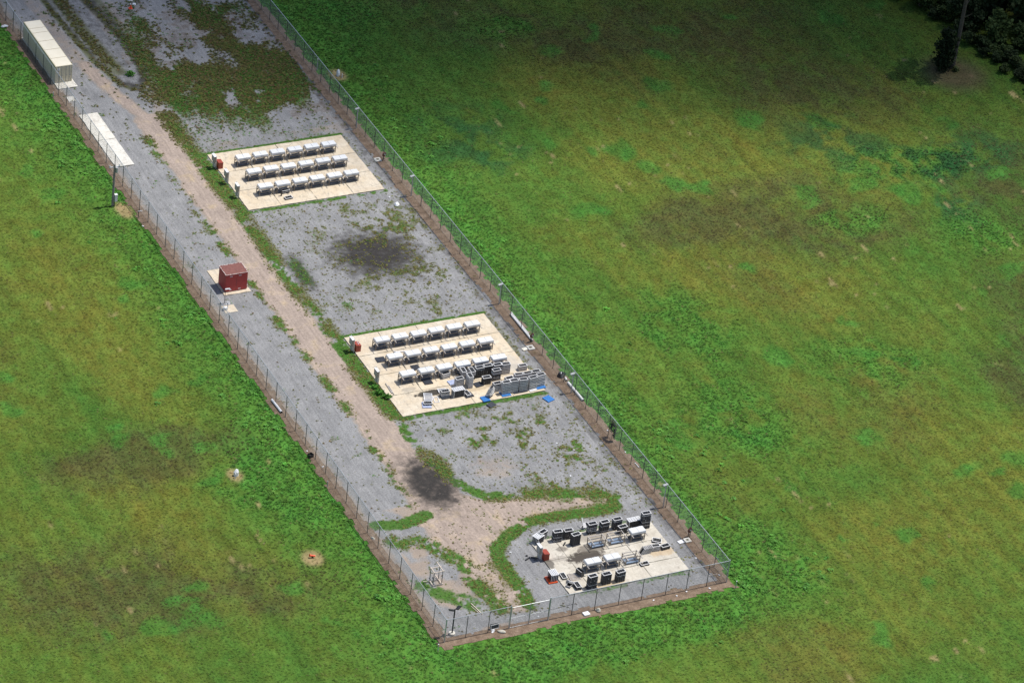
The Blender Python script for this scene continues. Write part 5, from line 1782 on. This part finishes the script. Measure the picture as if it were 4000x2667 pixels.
tr = empty('tall_tree', (127.9, 99.6, -0.05), 0, 'tall bare-trunked tree at the edge of the woods', 'tree')
t = MB()
pts = [(0, 0, 0, 0.42), (0.12, 0.05, 2.5, 0.34), (0.28, 0.1, 6, 0.30), (0.35, 0.2, 10, 0.27), (0.5, 0.3, 15, 0.22), (0.6, 0.3, 21, 0.10)]
for a, b in zip(pts, pts[1:]):
    t.tube(a[:3], b[:3], a[3], b[3], n=10, caps=False)
for (z, a, L) in ((10, 0.5, 2.8), (11.5, 2.6, 3.2), (13, 4.4, 3.0), (14.5, 1.4, 3.2), (16, 5.5, 2.6), (17.5, 3.3, 2.2), (8.0, 5.0, 1.6)):
    t.tube((0.35, 0.2, z), (0.35 + L * math.cos(a), 0.2 + L * math.sin(a), z + 1.6), 0.10, 0.03, n=6, caps=False)
t.obj('trunk', M_BARK, tr)
bl = [(0.4 + 2.6 * math.cos(a), 0.2 + 2.6 * math.sin(a), z, 1.7, 1.7, 1.3) for a, z in ((0.5, 12), (2.6, 13.2), (4.4, 14.5), (1.4, 16), (5.5, 17.4), (3.3, 18.6))] + [(0.6, 0.3, 20.5, 2.0, 2.0, 2.0)]
o = bpy.data.objects.new('crown', leaf_cloud('crown', bl, 420, 0.42, M_LEAFM, 3))
COL.objects.link(o)
o.parent = tr
cd = empty('evergreen_shrub', (126.2, 99.7, -0.05), 0, 'dense dark evergreen shrub beside the tall tree trunk', 'shrub')
MB().tube((0, 0, 0), (0.1, 0.1, 5.2), 0.2, 0.05, n=8).obj('trunk', M_BARK, cd)
bl = [(-0.1, 0, 1.1, 1.5, 1.4, 1.3), (0.25, 0.1, 2.3, 1.45, 1.3, 1.2), (0.0, 0.1, 3.6, 1.6, 1.4, 1.2), (0.4, 0, 4.8, 1.5, 1.3, 1.2), (0.1, 0.2, 5.9, 1.0, 0.9, 0.9), (-0.6, -0.2, 4.3, 0.8, 0.8, 0.9), (-0.5, -0.2, 1.6, 0.9, 0.9, 0.9)]
o = bpy.data.objects.new('crown', leaf_cloud('crown', bl, 750, 0.30, M_LEAFD, 4))
COL.objects.link(o)
o.parent = cd
sp = empty('low_shrub', (127.9, 98.6, -0.05), 0, 'small bright green shrub at the foot of the tall tree', 'shrub')
o = bpy.data.objects.new('foliage', leaf_cloud('foliage', [(0, 0, 0.4, 0.6, 0.6, 0.45)], 120, 0.25, M_VINE, 5))
COL.objects.link(o)
o.parent = sp
CROWNS = []
for s in range(4):
    r = random.Random(40 + s)
    bl = [(r.uniform(-1.5, 1.5), r.uniform(-1.5, 1.5), r.uniform(0.9, 3.4), r.uniform(0.8, 1.5), r.uniform(0.8, 1.5), r.uniform(0.7, 1.2)) for _ in range(9)]
    CROWNS.append(leaf_cloud('crown', bl, 260, 0.36, M_LEAFM if s % 2 else M_LEAFD, 50 + s))
TRK = MB().tube((0, 0, 0), (0.1, 0.1, 2.4), 0.14, 0.05, n=7, caps=False).tube((0, 0, 0.8), (0.8, 0.3, 2.2), 0.07, 0.03, n=5, caps=False).tube((0, 0, 0.6), (-0.7, 0.5, 2.0), 0.07, 0.03, n=5, caps=False).data('trunk', M_BARK)
WOOD = [(133.0, 117.5, 1.0), (131.0, 121.5, 0.85), (136.5, 114.8, 1.25), (135.8, 108.8, 1.15), (140.2, 110.8, 1.5), (138.6, 104.6, 1.1), (136.8, 100.6, 0.7), (141.8, 101.6, 1.0), (137.3, 96.4, 0.65), (141.4, 95.0, 0.85),
        (138.6, 91.4, 0.65), (143.0, 89.8, 0.9), (145.2, 106.0, 1.5), (145.8, 97.8, 1.2), (139.2, 118.6, 1.5), (144.2, 114.4, 1.6), (149.2, 103.0, 1.5), (148.5, 111.5, 1.6), (135.0, 123.0, 1.3), (141.0, 86.2, 0.7), (148.6, 92.5, 1.2), (134.6, 105.0, 0.7), (137.9, 87.4, 0.5), (134.6, 101.6, 0.45), (145.5, 84.5, 0.9), (143.5, 79.5, 0.7), (150.5, 87.5, 1.1), (147.5, 77.0, 0.8), (152.5, 97.0, 1.4), (129.6, 124.8, 0.8), (139.5, 82.6, 0.5), (153.0, 108.0, 1.6), (135.6, 99.0, 0.5), (136.2, 93.8, 0.5), (135.4, 90.6, 0.45), (136.6, 88.9, 0.55), (135.9, 103.4, 0.6), (134.8, 96.6, 0.42), (137.2, 98.6, 0.6), (138.2, 94.2, 0.6), (135.0, 112.4, 0.8), (133.6, 113.6, 0.6)]
WOOD.sort(key=lambda q: math.hypot(q[0] - 127.9, q[1] - 99.6))
ORDW = ORD + ['tenth', 'eleventh', 'twelfth', 'thirteenth', 'fourteenth', 'fifteenth', 'sixteenth', 'seventeenth', 'eighteenth', 'nineteenth', 'twentieth', 'twenty-first', 'twenty-second', 'twenty-third', 'twenty-fourth', 'twenty-fifth', 'twenty-sixth', 'twenty-seventh', 'twenty-eighth', 'twenty-ninth', 'thirtieth', 'thirty-first', 'thirty-second', 'thirty-third', 'thirty-fourth', 'thirty-fifth', 'thirty-sixth', 'thirty-seventh', 'thirty-eighth', 'thirty-ninth', 'fortieth', 'forty-first', 'forty-second', 'forty-third', 'forty-fourth']
for i, (x, y, s) in enumerate(WOOD):
    side = 'deeper in' if x > 141 else 'at the edge of'
    size = 'tall' if s > 1.3 else 'medium' if s > 0.8 else 'low'
    w = empty('wood_tree' if s > 0.8 else 'wood_bush', (x, y, -0.05), i * 1.3, f'{size} dark leafy {"tree" if s > 0.8 else "bush"} of the woods, {ORDW[i]} nearest the tall tree', 'tree' if s > 0.8 else 'bush', 'trees and bushes of the dark wood')
    inst('crown', CROWNS[i % 4], w, (0, 0, 0), (0, 0, 0), (s, s, s * (1.1 if s > 0.8 else 0.8)))
    inst('trunk', TRK, w, (0, 0, 0), (0, 0, 0), s)
vn = empty('fence_vine', (36.5, 30.0, 0), 0, 'climbing vine hanging on the right fence', 'vine')
o = bpy.data.objects.new('foliage', leaf_cloud('foliage', [(0.1, 0, 2.3, 0.25, 0.9, 0.5), (0.1, -0.4, 1.3, 0.18, 0.3, 1.1), (0.1, 0.5, 1.6, 0.18, 0.25, 0.9)], 130, 0.16, M_VINE, 9))
COL.objects.link(o)
o.parent = vn
MB().path([(0.05, 0, 0), (0.06, 0.2, 1.0), (0.05, -0.2, 2.0), (0.05, 0.1, 2.9)], 0.02).obj('stem', M_BARK, vn)
for (x, y, s, lab) in ((13.0, 47.3, 0.7, 'bright bushy weed beside the middle pad cabinet'), (13.6, 46.2, 0.6, 'bright bushy weed at the middle pad left edge'), (11.4, 128.6, 0.8, 'round green bush inside the track island'), (13.0, 48.6, 0.55, 'darker bushy weed at the cabinet foot, middle pad')):
    b = empty('weed_bush', (x, y, 0), 0, lab, 'bush', 'bushy weeds in the yard')
    o = bpy.data.objects.new('foliage', leaf_cloud('foliage', [(0, 0, 0.45 * s, 0.9 * s, 0.9 * s, 0.6 * s)], 170, 0.2, M_BUSH, int(x * 10)))
    COL.objects.link(o)
    o.parent = b

# ------------------------------------------------------------------ cloud over the far end, its shade lies on the woods
def cloud(name, sx, sy, rx, ry, alt, thick, dens, seed):
    ox, oy = sdir.x / sdir.z * alt, sdir.y / sdir.z * alt
    nr, na = 22, 72
    r = random.Random(seed)
    ph = [r.random() * 6.28 for _ in range(8)]
    V, F = [], []
    def edge(a):
        return 1 + 0.10 * math.sin(3 * a + ph[0]) + 0.07 * math.sin(5 * a + ph[1]) + 0.04 * math.sin(9 * a + ph[2])
    for side in (1, -1):
        for i in range(nr + 1):
            q = i / nr
            for j in range(na):
                a = 2 * math.pi * j / na
                e = edge(a)
                x, y = rx * e * q * math.cos(a), ry * e * q * math.sin(a)
                k = (1 - q * q) ** 1.4
                bumps = 1 + 0.22 * math.sin(x / 13 + ph[3]) * math.sin(y / 11 + ph[4]) + 0.15 * math.sin(x / 6 + ph[5]) * math.sin(y / 5 + ph[6])
                V.append((x, y, thick * k * bumps if side > 0 else -0.25 * thick * k))
    n1 = (nr + 1) * na
    for s in (0, 1):
        for i in range(nr):
            for j in range(na):
                a, b_ = s * n1 + i * na + j, s * n1 + i * na + (j + 1) % na
                c, d = a + na, b_ + na
                F.append((a, c, d, b_) if s == 0 else (a, b_, d, c))
    me = bpy.data.meshes.new(name)
    me.from_pydata(V, [], F)
    m = bpy.data.materials.new('cloud_vapour')
    m.use_nodes = True
    nt = m.node_tree
    nt.nodes.remove(nt.nodes['Principled BSDF'])
    pv = nt.nodes.new('ShaderNodeVolumePrincipled')
    pv.inputs['Color'].default_value = (0.95, 0.95, 0.96, 1)
    pv.inputs['Density'].default_value = dens
    nt.links.new(pv.outputs[0], nt.nodes['Material Output'].inputs['Volume'])
    me.materials.append(m)
    o = inst(name, me, None, (sx + ox, sy + oy, alt))
    return tag(o, 'white cloud drifting over the woods, above the picture', 'cloud', kind='structure')


cloud('cloud', 135.0, 186.0, 190.0, 98.0, 420.0, 60.0, 0.064, 3)
